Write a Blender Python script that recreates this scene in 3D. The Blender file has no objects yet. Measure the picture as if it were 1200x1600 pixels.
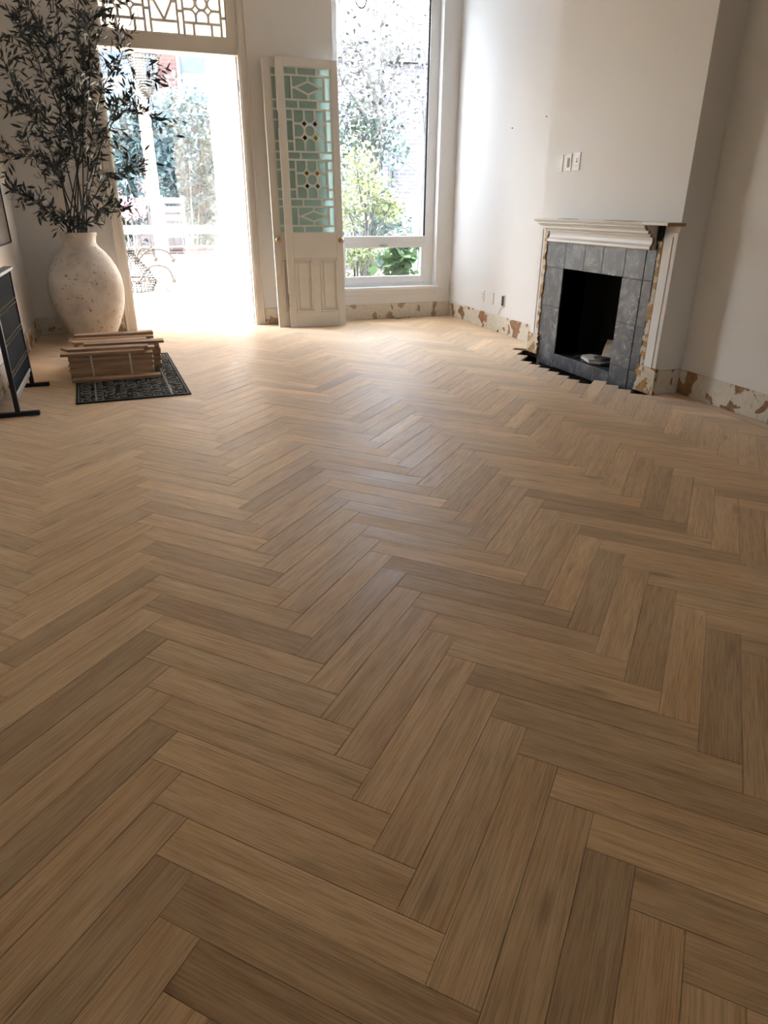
import bpy, bmesh, math, random
from mathutils import Vector, Matrix
from mathutils.geometry import intersect_line_plane
PI = math.pi
SC = bpy.context.scene
COL = SC.collection
random.seed(7)

# ------------------------------------------------------------------ camera
F_PX = 1053.55
CAM_H = 1.2403
ROT = ((0.94157019, -0.33676571, 0.00586901),      # right
       (0.13429773, 0.39135167, 0.91038892),       # up
       (0.30888461, 0.85640687, -0.41371193))      # forward
cam_data = bpy.data.cameras.new('camera')
cam = bpy.data.objects.new('camera', cam_data)
COL.objects.link(cam)
cam_data.sensor_fit = 'VERTICAL'
cam_data.sensor_height = 36.0
cam_data.lens = 36.0 * F_PX / 1600.0
cam_data.clip_start = 0.02
r_, u_, f_ = [Vector(v) for v in ROT]
m3 = Matrix((r_, u_, -f_)).transposed()
cam.matrix_world = Matrix.Translation((0, 0, CAM_H)) @ m3.to_4x4()
SC.camera = cam

# ------------------------------------------------------------------ world, sun, exposure
SC.view_settings.view_transform = 'Standard'
SC.view_settings.look = 'None'
SC.view_settings.gamma = 1.0
SC.view_settings.use_curve_mapping = False
SC.view_settings.exposure = 3.52
SC.cycles.use_denoising = True
SC.cycles.max_bounces = 12
SC.cycles.diffuse_bounces = 6
SC.cycles.transparent_max_bounces = 24
SC.cycles.sample_clamp_indirect = 6.0
SC.cycles.caustics_reflective = False
SC.cycles.caustics_refractive = False
world = bpy.data.worlds.new('sky'); SC.world = world
world.use_nodes = True
wn = world.node_tree.nodes; wl = world.node_tree.links
sky = wn.new('ShaderNodeTexSky')
sky.sky_type = 'NISHITA'
sky.sun_disc = False
sky.sun_elevation = math.radians(50)
sky.sun_rotation = math.radians(270)
sky.air_density = 1.0; sky.dust_density = 2.5; sky.ozone_density = 1.0
wn['Background'].inputs['Strength'].default_value = 0.55
hs = wn.new('ShaderNodeHueSaturation'); hs.inputs['Saturation'].default_value = 0.5      # hazy bright sky
wl.new(sky.outputs[0], hs.inputs['Color']); wl.new(hs.outputs[0], wn['Background'].inputs['Color'])
sun_data = bpy.data.lights.new('sun', 'SUN')
sun_data.energy = 2.0
sun_data.angle = math.radians(1.0)
sun_data.color = (1.0, 0.95, 0.87)
sun = bpy.data.objects.new('sun', sun_data); COL.objects.link(sun)
sun.location = (-6, 6, 14)
sun.rotation_euler = Vector((0.60, -0.01, -0.80)).to_track_quat('-Z', 'Y').to_euler()

# ------------------------------------------------------------------ sizes
D = 7.885          # back wall plane
XR = 3.687         # right wall plane
XL = -0.965        # left wall plane
CEIL = 3.75
YB = -6.0          # wall behind the camera
WALL_T = 0.30
BX = 3.47          # chimney breast face
BY0, BY1 = 3.885, 5.60
SUN_Y = 12.6       # garden room window wall
SUN_XL, SUN_XR = -1.55, 1.92

# ------------------------------------------------------------------ materials
MATS = {}
def new_mat(name):
    m = bpy.data.materials.new(name); m.use_nodes = True
    MATS[name] = m
    nt = m.node_tree
    return m, nt, nt.nodes, nt.links, nt.nodes['Principled BSDF']
def srgb(r, g, b):
    f = lambda c: c / 12.92 if c <= 0.04045 else ((c + 0.055) / 1.055) ** 2.4
    return (f(r / 255), f(g / 255), f(b / 255), 1)
def ramp(n, stops):
    r = n.new('ShaderNodeValToRGB')
    while len(r.color_ramp.elements) < len(stops): r.color_ramp.elements.new(0.5)
    for e, (p, c) in zip(r.color_ramp.elements, stops):
        e.position = p; e.color = c if len(c) == 4 else (*c, 1)
    return r
def noise(n, l, vec, scale, detail=4, rough=0.55, dist=0.0):
    t = n.new('ShaderNodeTexNoise')
    t.inputs['Scale'].default_value = scale; t.inputs['Detail'].default_value = detail
    t.inputs['Roughness'].default_value = rough; t.inputs['Distortion'].default_value = dist
    if vec is not None: l.new(vec, t.inputs['Vector'])
    return t
def mapping(n, l, vec, scale=(1, 1, 1), loc=(0, 0, 0)):
    m = n.new('ShaderNodeMapping')
    m.inputs['Scale'].default_value = scale; m.inputs['Location'].default_value = loc
    l.new(vec, m.inputs['Vector']); return m.outputs[0]
def mixc(n, l, fac, a, b, mode='MIX'):
    m = n.new('ShaderNodeMix'); m.data_type = 'RGBA'; m.blend_type = mode
    for sock, v in ((m.inputs[0], fac), (m.inputs[6], a), (m.inputs[7], b)):
        if hasattr(v, 'is_linked') or hasattr(v, 'links'): l.new(v, sock)
        elif isinstance(v, (int, float)): sock.default_value = v
        else: sock.default_value = v if len(v) == 4 else (*v, 1)
    return m.outputs[2]
def math_n(n, l, op, a, b=None):
    m = n.new('ShaderNodeMath'); m.operation = op
    for i, v in enumerate((a, b)):
        if v is None: continue
        if isinstance(v, (int, float)): m.inputs[i].default_value = v
        else: l.new(v, m.inputs[i])
    return m.outputs[0]
def bump(n, l, h, bs, strength=0.3, dist=0.002):
    b = n.new('ShaderNodeBump'); b.inputs['Strength'].default_value = strength; b.inputs['Distance'].default_value = dist
    l.new(h, b.inputs['Height']); l.new(b.outputs[0], bs.inputs['Normal'])
def objco(n): return n.new('ShaderNodeTexCoord').outputs['Object']

def plain(name, col, rough=0.5, metal=0.0, var=0.06, vscale=6.0, bmp=0.0, spec=0.5):
    """one colour with a slight procedural unevenness"""
    m, nt, n, l, b = new_mat(name)
    c = objco(n)
    t = noise(n, l, c, vscale, 5)
    lo = tuple(x * (1 - var) for x in col[:3]); hi = tuple(min(1, x * (1 + var)) for x in col[:3])
    r = ramp(n, [(0.3, lo), (0.7, hi)]); l.new(t.outputs[0], r.inputs[0])
    l.new(r.outputs[0], b.inputs['Base Color'])
    b.inputs['Roughness'].default_value = rough; b.inputs['Metallic'].default_value = metal
    b.inputs['Specular IOR Level'].default_value = spec
    if bmp: bump(n, l, noise(n, l, c, vscale * 12, 3).outputs[0], b, bmp, 0.002)
    return m

def wood_floor(name, per_object):
    """oak; object colour (or face attribute) gives tone, hue and grain offset of a plank"""
    m, nt, n, l, b = new_mat(name)
    uv = n.new('ShaderNodeUVMap').outputs[0]
    if per_object:
        oi = n.new('ShaderNodeObjectInfo'); col = oi.outputs['Color']
    else:
        at = n.new('ShaderNodeAttribute'); at.attribute_name = 'tone'; col = at.outputs['Color']
    sep = n.new('ShaderNodeSeparateColor'); l.new(col, sep.inputs[0])
    tone, hue, seed = sep.outputs[0], sep.outputs[1], sep.outputs[2]
    comb = n.new('ShaderNodeCombineXYZ')
    l.new(math_n(n, l, 'MULTIPLY', seed, 57.0), comb.inputs[0])
    l.new(math_n(n, l, 'MULTIPLY', seed, 23.0), comb.inputs[1])
    l.new(math_n(n, l, 'MULTIPLY', seed, 91.0), comb.inputs[2])
    va = n.new('ShaderNodeVectorMath'); va.operation = 'ADD'
    l.new(uv, va.inputs[0]); l.new(comb.outputs[0], va.inputs[1])
    v = va.outputs[0]
    fine = noise(n, l, mapping(n, l, v, (9, 330, 1)), 1.0, 4, 0.6)            # pores along the grain
    mid = noise(n, l, mapping(n, l, v, (2.2, 42, 1)), 1.0, 5, 0.55, 0.6)      # growth bands
    big = noise(n, l, mapping(n, l, v, (2.0, 7, 1)), 1.0, 3, 0.5, 0.3)        # blotches
    ray = noise(n, l, mapping(n, l, v, (60, 130, 1)), 1.0, 2, 0.5, 1.2)       # ray flecks
    light = srgb(230, 197, 151); dark = srgb(202, 164, 117)
    r1 = ramp(n, [(0.33, dark), (0.62, light)])
    s = math_n(n, l, 'ADD', math_n(n, l, 'MULTIPLY', mid.outputs[0], 0.55), math_n(n, l, 'MULTIPLY', big.outputs[0], 0.45))
    l.new(s, r1.inputs[0])
    fr = ramp(n, [(0.38, (0.58, 0.54, 0.50)), (0.54, (1, 1, 1))]); l.new(fine.outputs[0], fr.inputs[0])
    c = mixc(n, l, 0.62, r1.outputs[0], fr.outputs[0], 'MULTIPLY')
    rr = ramp(n, [(0.66, (0, 0, 0)), (0.72, (1, 1, 1))]); l.new(ray.outputs[0], rr.inputs[0])
    gate = ramp(n, [(0.55, (0, 0, 0)), (0.65, (1, 1, 1))]); l.new(big.outputs[0], gate.inputs[0])
    c = mixc(n, l, math_n(n, l, 'MULTIPLY', math_n(n, l, 'MULTIPLY', rr.outputs[0], gate.outputs[0]), 0.4), c, srgb(222, 190, 150))
    knots = n.new('ShaderNodeTexVoronoi'); knots.inputs['Scale'].default_value = 1.0
    l.new(mapping(n, l, v, (2.1, 9, 1)), knots.inputs['Vector'])
    kr = ramp(n, [(0.03, (1, 1, 1)), (0.16, (0, 0, 0))]); l.new(knots.outputs['Distance'], kr.inputs[0])
    c = mixc(n, l, math_n(n, l, 'MULTIPLY', kr.outputs[0], 0.45), c, srgb(112, 80, 54))
    tr = ramp(n, [(0.0, (0.60, 0.585, 0.57)), (0.5, (0.93, 0.93, 0.93)), (1.0, (1.20, 1.20, 1.18))]); l.new(tone, tr.inputs[0])
    c = mixc(n, l, 1.0, c, tr.outputs[0], 'MULTIPLY')
    hr = ramp(n, [(0.0, (1.02, 0.99, 0.965)), (1.0, (1.0, 1.0, 1.0))]); l.new(hue, hr.inputs[0])
    c = mixc(n, l, 1.0, c, hr.outputs[0], 'MULTIPLY')
    l.new(c, b.inputs['Base Color'])
    rg = ramp(n, [(0.3, (0.40,) * 3), (0.7, (0.56,) * 3)]); l.new(big.outputs[0], rg.inputs[0])
    l.new(rg.outputs[0], b.inputs['Roughness'])
    b.inputs['Specular IOR Level'].default_value = 0.27
    b.inputs['Sheen Weight'].default_value = 0.50; b.inputs['Sheen Roughness'].default_value = 0.3
    h = math_n(n, l, 'ADD', fine.outputs[0], math_n(n, l, 'MULTIPLY', mid.outputs[0], 0.5))
    bump(n, l, h, b, 0.22, 0.0012)
    return m

def wood_loose(name):
    m, nt, n, l, b = new_mat(name)
    c = objco(n)
    oi = n.new('ShaderNodeObjectInfo')
    va = n.new('ShaderNodeVectorMath'); va.operation = 'ADD'
    sc = n.new('ShaderNodeVectorMath'); sc.operation = 'SCALE'; sc.inputs[0].default_value = (31, 17, 53)
    l.new(oi.outputs['Random'], sc.inputs['Scale'])
    l.new(c, va.inputs[0]); l.new(sc.outputs[0], va.inputs[1])
    t = noise(n, l, mapping(n, l, va.outputs[0], (3, 60, 60)), 1.0, 5)
    r = ramp(n, [(0.3, srgb(150, 116, 88)), (0.7, srgb(208, 176, 145))]); l.new(t.outputs[0], r.inputs[0])
    tr = ramp(n, [(0, (0.62, 0.60, 0.59)), (1, (1.08, 1.06, 1.02))]); l.new(oi.outputs['Random'], tr.inputs[0])
    l.new(mixc(n, l, 1.0, r.outputs[0], tr.outputs[0], 'MULTIPLY'), b.inputs['Base Color'])
    b.inputs['Roughness'].default_value = 0.65
    bump(n, l, t.outputs[0], b, 0.2, 0.001)
    return m

def peeled(name, paint, bare, amount=0.5, scale=7.0):
    """old paint broken off in patches, with darker scratches"""
    m, nt, n, l, b = new_mat(name)
    c = objco(n)
    t = noise(n, l, c, scale, 3, 0.45, 0.5)
    t2 = noise(n, l, c, scale * 5, 4, 0.6)
    s = math_n(n, l, 'ADD', t.outputs[0], math_n(n, l, 'MULTIPLY', math_n(n, l, 'SUBTRACT', t2.outputs[0], 0.5), 0.16))
    msk = ramp(n, [(amount, (0, 0, 0)), (amount + 0.012, (1, 1, 1))]); l.new(s, msk.inputs[0])
    t3 = noise(n, l, c, 25, 4)
    pr = ramp(n, [(0.3, tuple(x * 0.86 for x in paint[:3])), (0.65, paint)]); l.new(t3.outputs[0], pr.inputs[0])
    br = ramp(n, [(0.35, tuple(x * 0.62 for x in bare[:3])), (0.65, bare)]); l.new(t3.outputs[0], br.inputs[0])
    spk = noise(n, l, mapping(n, l, c, (60, 60, 18)), 1.0, 2)
    sr = ramp(n, [(0.69, (0, 0, 0)), (0.72, (1, 1, 1))]); l.new(spk.outputs[0], sr.inputs[0])
    col = mixc(n, l, msk.outputs[0], pr.outputs[0], br.outputs[0])
    col = mixc(n, l, math_n(n, l, 'MULTIPLY', sr.outputs[0], 0.6), col, srgb(96, 84, 74))
    l.new(col, b.inputs['Base Color'])
    b.inputs['Roughness'].default_value = 0.7
    inv = math_n(n, l, 'SUBTRACT', 1.0, msk.outputs[0])
    bump(n, l, inv, b, 0.6, 0.003)
    return m

def marble(name):
    m, nt, n, l, b = new_mat(name)
    c = n.new('ShaderNodeTexCoord').outputs['Object']
    oi = n.new('ShaderNodeObjectInfo')
    va = n.new('ShaderNodeVectorMath'); va.operation = 'ADD'
    sc = n.new('ShaderNodeVectorMath'); sc.operation = 'SCALE'; sc.inputs[0].default_value = (31, 17, 53)
    l.new(oi.outputs['Random'], sc.inputs['Scale'])
    l.new(c, va.inputs[0]); l.new(sc.outputs[0], va.inputs[1]); v = va.outputs[0]
    cloud = noise(n, l, v, 9, 7, 0.65, 0.6)
    r = ramp(n, [(0.28, srgb(36, 36, 39)), (0.5, srgb(70, 69, 72)), (0.75, srgb(124, 121, 121))]); l.new(cloud.outputs[0], r.inputs[0])
    vein = noise(n, l, v, 5, 5, 0.55, 2.2)
    vv = math_n(n, l, 'ABSOLUTE', math_n(n, l, 'SUBTRACT', vein.outputs[0], 0.5))
    vr = ramp(n, [(0.0, (1, 1, 1)), (0.012, (0, 0, 0))]); l.new(vv, vr.inputs[0])
    gate = noise(n, l, v, 7, 2); gr = ramp(n, [(0.5, (0, 0, 0)), (0.62, (1, 1, 1))]); l.new(gate.outputs[0], gr.inputs[0])
    col = mixc(n, l, math_n(n, l, 'MULTIPLY', math_n(n, l, 'MULTIPLY', vr.outputs[0], gr.outputs[0]), 0.7), r.outputs[0], srgb(205, 202, 200))
    l.new(col, b.inputs['Base Color'])
    b.inputs['Roughness'].default_value = 0.42
    return m

def vase_mat(name):
    m, nt, n, l, b = new_mat(name)
    c = objco(n)
    t = noise(n, l, c, 3.2, 6, 0.6)
    r = ramp(n, [(0.28, srgb(178, 165, 157)), (0.5, srgb(214, 207, 202)), (0.72, srgb(232, 229, 226))]); l.new(t.outputs[0], r.inputs[0])
    pits = noise(n, l, mapping(n, l, c, (1, 1, 1.3)), 26, 4, 0.65)
    big = noise(n, l, c, 3.5, 2); 
    s = math_n(n, l, 'ADD', pits.outputs[0], math_n(n, l, 'MULTIPLY', big.outputs[0], 0.25))
    pr = ramp(n, [(0.745, (0, 0, 0)), (0.80, (1, 1, 1))]); l.new(s, pr.inputs[0])
    col = mixc(n, l, math_n(n, l, 'MULTIPLY', pr.outputs[0], 0.75), r.outputs[0], srgb(112, 86, 72))
    l.new(col, b.inputs['Base Color']); b.inputs['Roughness'].default_value = 0.85
    inv = math_n(n, l, 'SUBTRACT', 1.0, pr.outputs[0])
    bump(n, l, math_n(n, l, 'ADD', inv, t.outputs[0]), b, 0.35, 0.004)
    return m

def glass_mat(name, tint=(1, 1, 1), refl=0.08, rough=0.02, frost=0.0, fcol=(1, 1, 1)):
    m = bpy.data.materials.new(name); m.use_nodes = True; MATS[name] = m
    n = m.node_tree.nodes; l = m.node_tree.links; n.remove(n['Principled BSDF'])
    tr = n.new('ShaderNodeBsdfTransparent'); tr.inputs[0].default_value = (*tint, 1)
    gl = n.new('ShaderNodeBsdfGlossy'); gl.inputs['Roughness'].default_value = rough
    gl.inputs[0].default_value = (1, 1, 1, 1)
    t = noise(n, l, objco(n), 3, 2)
    fac = math_n(n, l, 'MULTIPLY', t.outputs[0], refl * 2)
    mx = n.new('ShaderNodeMixShader'); l.new(fac, mx.inputs[0])
    l.new(tr.outputs[0], mx.inputs[1]); l.new(gl.outputs[0], mx.inputs[2])
    out = mx.outputs[0]
    if frost:
        df = n.new('ShaderNodeBsdfDiffuse'); df.inputs[0].default_value = (*fcol, 1)
        tl = n.new('ShaderNodeBsdfTranslucent'); tl.inputs[0].default_value = (*fcol, 1)
        m2 = n.new('ShaderNodeMixShader'); m2.inputs[0].default_value = .6; l.new(df.outputs[0], m2.inputs[1]); l.new(tl.outputs[0], m2.inputs[2])
        m3_ = n.new('ShaderNodeMixShader'); m3_.inputs[0].default_value = frost; l.new(out, m3_.inputs[1]); l.new(m2.outputs[0], m3_.inputs[2]); out = m3_.outputs[0]
    l.new(out, n['Material Output'].inputs['Surface'])
    return m

def brick_mat(name, c1, c2, mortar, scale=1.0):
    m, nt, n, l, b = new_mat(name)
    c = n.new('ShaderNodeTexCoord').outputs['Object']
    sep = n.new('ShaderNodeSeparateXYZ'); l.new(c, sep.inputs[0])
    cb = n.new('ShaderNodeCombineXYZ'); l.new(math_n(n, l, 'ADD', sep.outputs[0], sep.outputs[1]), cb.inputs[0]); l.new(sep.outputs[2], cb.inputs[1])
    t = n.new('ShaderNodeTexBrick')
    t.inputs['Color1'].default_value = c1; t.inputs['Color2'].default_value = c2; t.inputs['Mortar'].default_value = mortar
    t.inputs['Scale'].default_value = scale; t.inputs['Brick Width'].default_value = 0.26; t.inputs['Row Height'].default_value = 0.1
    t.inputs['Mortar Size'].default_value = 0.012
    l.new(cb.outputs[0], t.inputs['Vector']); l.new(t.outputs[0], b.inputs['Base Color'])
    b.inputs['Roughness'].default_value = 0.9
    return m

def leaf_mat(name, c0, c1, trans=0.35, gloss=0.4):
    m, nt, n, l, b = new_mat(name)
    g = n.new('ShaderNodeNewGeometry')
    r = ramp(n, [(0.0, c0), (1.0, c1)]); l.new(g.outputs['Random Per Island'], r.inputs[0])
    l.new(r.outputs[0], b.inputs['Base Color']); b.inputs['Roughness'].default_value = gloss
    if trans:
        tl = n.new('ShaderNodeBsdfTranslucent'); l.new(r.outputs[0], tl.inputs[0])
        mx = n.new('ShaderNodeMixShader'); mx.inputs[0].default_value = trans
        l.new(b.outputs[0], mx.inputs[1]); l.new(tl.outputs[0], mx.inputs[2])
        l.new(mx.outputs[0], n['Material Output'].inputs['Surface'])
    return m

plain('wall_paint', (0.75, 0.73, 0.705), 0.75, var=0.015, vscale=1.2, bmp=0.03)
plain('trim_paint', (0.70, 0.665, 0.62), 0.42, var=0.03, vscale=5)
plain('door_paint', (0.69, 0.66, 0.615), 0.38, var=0.03, vscale=5)
plain('white_frame', (0.80, 0.80, 0.79), 0.4, var=0.02)
plain('white_plaster', (0.84, 0.84, 0.83), 0.8, var=0.02)
plain('ceiling_paint', (0.86, 0.86, 0.85), 0.85, var=0.01)
plain('plate_plastic', (0.74, 0.72, 0.68), 0.35, var=0.02)
plain('socket_black', (0.012, 0.012, 0.013), 0.4)
plain('rocker_dark', (0.10, 0.085, 0.075), 0.4)
plain('soot_and_shade', (0.012, 0.012, 0.012), 0.95, var=0.4, vscale=9, bmp=0.3)  # firebox soot; also colours the plate that paints shade beside the mantel
plain('subfloor_dark', (0.045, 0.034, 0.026), 0.95, var=0.3)
plain('black_metal', (0.012, 0.013, 0.016), 0.5, var=0.2, spec=0.3)
plain('navy_slat', (0.010, 0.014, 0.021), 0.8, var=0.3, vscale=30, spec=0.12)
plain('grey_metal', (0.10, 0.10, 0.10), 0.5, var=0.1)
plain('pale_rail', (0.40, 0.38, 0.35), 0.5, var=0.1)
plain('brass', (0.55, 0.40, 0.18), 0.35, 0.9)
plain('bead_brass', (0.42, 0.36, 0.24), 0.5, 0.3)
plain('old_brass', (0.36, 0.25, 0.15), 0.4, 0.8)
plain('bronze', (0.16, 0.085, 0.045), 0.35, 0.85)
plain('steel', (0.45, 0.45, 0.45), 0.35, 0.9)
plain('dark_iron', (0.05, 0.048, 0.046), 0.5, 0.3)
plain('crystal', (0.022, 0.022, 0.024), 0.15, var=0.6, vscale=80)
plain('rubber', (0.008, 0.008, 0.008), 0.75, var=0.3, vscale=20, bmp=0.2, spec=0.15)
plain('rubber_worn', (0.15, 0.14, 0.12), 0.65, var=0.45, vscale=30)
plain('strap', (0.62, 0.58, 0.52), 0.5)
plain('picture_grey', (0.30, 0.29, 0.275), 0.25, var=0.08, vscale=3)
plain('tile_back', (0.62, 0.60, 0.57), 0.7, var=0.2, vscale=12)
plain('raw_wood_edge', (0.30, 0.17, 0.09), 0.8, var=0.3, vscale=25, bmp=0.3)
plain('stem_dark', (0.030, 0.033, 0.038), 0.7)
plain('bark', (0.13, 0.11, 0.095), 0.9, var=0.3, vscale=14, bmp=0.4)
plain('pale_bark', (0.10, 0.092, 0.085), 0.9, var=0.25, vscale=14, bmp=0.3)
plain('garden_soil', (0.10, 0.085, 0.065), 0.95, var=0.4, vscale=3)
plain('house_glass', (0.04, 0.06, 0.08), 0.5, var=0.2, vscale=1, spec=0.15)
plain('house_trim', (0.07, 0.15, 0.24), 0.5)
plain('blind', (0.20, 0.20, 0.21), 0.6)
plain('fence_board', (0.12, 0.10, 0.10), 0.85, var=0.25, vscale=6)
wood_floor('oak_plank', True)
wood_floor('oak_plank_joined', False)
wood_loose('oak_loose')
peeled('peeled_board', srgb(214, 205, 188), srgb(158, 116, 78), 0.56, 6.5)
peeled('peeled_board_light', srgb(212, 203, 188), srgb(176, 150, 118), 0.60, 9)
peeled('peeled_plaster', srgb(205, 192, 168), srgb(170, 128, 74), 0.50, 16)
marble('grey_marble')
vase_mat('vase_plaster')
glass_mat('clear_glass', (0.97, 0.985, 0.985), 0.05)
glass_mat('aqua_glass', (0.80, 0.92, 0.88), 0.07, 0.08, 0.42, (0.74, 0.88, 0.84))
for nm, c in dict(amber=(0.42, 0.20, 0.06), blue=(0.05, 0.16, 0.55), navy=(0.03, 0.03, 0.12), yellow=(0.75, 0.62, 0.12),
                  orange=(0.9, 0.42, 0.06), mauve=(0.45, 0.28, 0.24)).items():
    glass_mat('glass_' + nm, c, 0.06)
brick_mat('red_brick', srgb(66, 26, 27), srgb(52, 21, 23), srgb(76, 62, 61))
brick_mat('grey_brick', srgb(84, 80, 88), srgb(66, 64, 74), srgb(108, 104, 110))
brick_mat('garden_brick', srgb(98, 78, 72), srgb(82, 66, 64), srgb(120, 112, 108))
leaf_mat('olive_leaf', (0.022, 0.030, 0.036, 1), (0.050, 0.064, 0.062, 1), 0.0, 0.45)
leaf_mat('leaf_green', (0.025, 0.05, 0.045, 1), (0.10, 0.16, 0.11, 1), 0.4)
leaf_mat('leaf_blue_green', (0.03, 0.055, 0.065, 1), (0.12, 0.18, 0.18, 1), 0.35)
leaf_mat('leaf_pale', (0.10, 0.12, 0.05, 1), (0.45, 0.48, 0.22, 1), 0.45)
leaf_mat('leaf_white', (0.02, 0.02, 0.022, 1), (0.30, 0.30, 0.26, 1), 0.2)
leaf_mat('leaf_broad', (0.025, 0.07, 0.03, 1), (0.14, 0.26, 0.07, 1), 0.4)
leaf_mat('petal_pink', (0.7, 0.45, 0.5, 1), (0.85, 0.7, 0.72, 1), 0.3)

# ------------------------------------------------------------------ mesh helpers
def wloc(o):
    v = Vector((0, 0, 0))
    while o is not None: v += o.location; o = o.parent
    return v
class MB:
    """collects shapes given in world coordinates; build() links them as one mesh object"""
    def __init__(s): s.v = []; s.f = []; s.sm = []
    def add(s, vs, fs, smooth=False):
        k = len(s.v); s.v += [tuple(p) for p in vs]
        s.f += [tuple(i + k for i in f) for f in fs]; s.sm += [smooth] * len(fs); return s
    def box(s, x0, x1, y0, y1, z0, z1, bev=0.0):
        if bev <= 0:
            vs = [(x, y, z) for z in (z0, z1) for y in (y0, y1) for x in (x0, x1)]
            return s.add(vs, [(0, 2, 3, 1), (4, 5, 7, 6), (0, 1, 5, 4), (2, 6, 7, 3), (0, 4, 6, 2), (1, 3, 7, 5)])
        b = min(bev, (x1 - x0) * .45, (y1 - y0) * .45, (z1 - z0) * .45)
        bm = bmesh.new(); bmesh.ops.create_cube(bm, size=1)
        for v in bm.verts:
            v.co = Vector((x0 + (v.co.x + .5) * (x1 - x0), y0 + (v.co.y + .5) * (y1 - y0), z0 + (v.co.z + .5) * (z1 - z0)))
        bmesh.ops.bevel(bm, geom=bm.edges[:], offset=b, segments=1, affect='EDGES', profile=.5)
        return s.bm(bm)
    def bm(s, bm, M=None, smooth=False):
        bm.verts.index_update()
        vs = [(M @ v.co) if M else v.co.copy() for v in bm.verts]
        s.add(vs, [[v.index for v in f.verts] for f in bm.faces], smooth); bm.free(); return s
    def prism(s, poly, axis, a, b):
        """extrude a 2D polygon along an axis: 'x' uses (y,z), 'y' uses (x,z), 'z' uses (x,y)"""
        n = len(poly)
        mk = {'x': lambda p, t: (t, p[0], p[1]), 'y': lambda p, t: (p[0], t, p[1]), 'z': lambda p, t: (p[0], p[1], t)}[axis]
        vs = [mk(p, a) for p in poly] + [mk(p, b) for p in poly]
        fs = [tuple(range(n)), tuple(range(2 * n - 1, n - 1, -1))] + [(i, i + n, (i + 1) % n + n, (i + 1) % n) for i in range(n)]
        bm = bmesh.new()
        bv = [bm.verts.new(v) for v in vs]
        for f in fs: bm.faces.new([bv[i] for i in f])
        bmesh.ops.recalc_face_normals(bm, faces=bm.faces[:])
        return s.bm(bm)
    def lathe(s, prof, cx, cy, seg=32, cz=0.0, smooth=True, cap=True):
        vs = []; fs = []; n = len(prof)
        for i in range(seg):
            a = 2 * PI * i / seg
            for r, z in prof: vs.append((cx + r * math.cos(a), cy + r * math.sin(a), cz + z))
        for i in range(seg):
            j = (i + 1) % seg
            for k in range(n - 1): fs.append((i * n + k, j * n + k, j * n + k + 1, i * n + k + 1))
        s.add(vs, fs, smooth)
        if cap:
            for k in (0, n - 1):
                if prof[k][0] > 1e-5:
                    ring = [i * n + k for i in range(seg)]
                    base = len(s.v) - len(vs)
                    s.f.append(tuple(base + q for q in (ring if k else ring[::-1]))); s.sm.append(False)
        return s
    def tube(s, pts, rad, seg=6, smooth=True, closed=False):
        pts = [Vector(p) for p in pts]; n = len(pts)
        rads = rad if isinstance(rad, (list, tuple)) else [rad] * n
        vs = []; fs = []; up = Vector((0.13, 0.21, 0.97))
        for i, p in enumerate(pts):
            t = (pts[(i + 1) % n if closed else min(i + 1, n - 1)] - pts[(i - 1) if (closed or i) else 0]).normalized()
            a = t.cross(up)
            if a.length < 1e-3: a = t.cross(Vector((1, 0, 0)))
            a.normalize(); b = t.cross(a)
            for k in range(seg):
                th = 2 * PI * k / seg
                vs.append(p + (a * math.cos(th) + b * math.sin(th)) * rads[i])
        for i in range(n if closed else n - 1):
            j = (i + 1) % n
            for k in range(seg):
                q = (k + 1) % seg; fs.append((i * seg + k, i * seg + q, j * seg + q, j * seg + k))
        if not closed: fs += [tuple(range(seg))[::-1], tuple(range((n - 1) * seg, n * seg))]
        return s.add(vs, fs, smooth)
    def bead(s, c, r, stretch=1.0):
        x, y, z = c
        return s.add([(x + r, y, z), (x - r, y, z), (x, y + r, z), (x, y - r, z), (x, y, z + r * stretch), (x, y, z - r * stretch)],
                     [(0, 2, 4), (2, 1, 4), (1, 3, 4), (3, 0, 4), (2, 0, 5), (1, 2, 5), (3, 1, 5), (0, 3, 5)])
    def ball(s, c, r, seg=10, rings=6, sz=1.0):
        prof = [(max(1e-4, r * math.sin(PI * k / rings)), -r * sz * math.cos(PI * k / rings)) for k in range(rings + 1)]
        return s.lathe(prof, c[0], c[1], seg, c[2], cap=False)
    def build(s, name, mat, parent=None, base=False):
        me = bpy.data.meshes.new(name)
        xs = list(zip(*s.v))
        cx, cy = (min(xs[0]) + max(xs[0])) / 2, (min(xs[1]) + max(xs[1])) / 2
        cz = min(xs[2]) if (parent is None or base) else (min(xs[2]) + max(xs[2])) / 2
        o_w = Vector((cx, cy, cz))
        me.from_pydata([(a - cx, b - cy, c - cz) for a, b, c in s.v], [], s.f)
        me.polygons.foreach_set('use_smooth', s.sm); me.update()
        me.materials.append(MATS[mat])
        ob = bpy.data.objects.new(name, me); COL.objects.link(ob)
        if parent is not None: ob.location = o_w - wloc(parent); ob.parent = parent
        else: ob.location = o_w
        return ob
def tag(o, label=None, cat=None, group=None, kind=None):
    for k, v in (('label', label), ('category', cat), ('group', group), ('kind', kind)):
        if v: o[k] = v
    return o
def thing(name, loc, label, cat, group=None, kind=None):
    o = bpy.data.objects.new(name, None); COL.objects.link(o)
    o.location = loc; o.empty_display_size = 0.1
    return tag(o, label, cat, group, kind)
def copy_tree(o, parent=None):
    c = o.copy(); COL.objects.link(c); c.parent = parent
    for ch in list(o.children): copy_tree(ch, c)
    return c
def rot2(x, y, a): return x * math.cos(a) - y * math.sin(a), x * math.sin(a) + y * math.cos(a)

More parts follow.
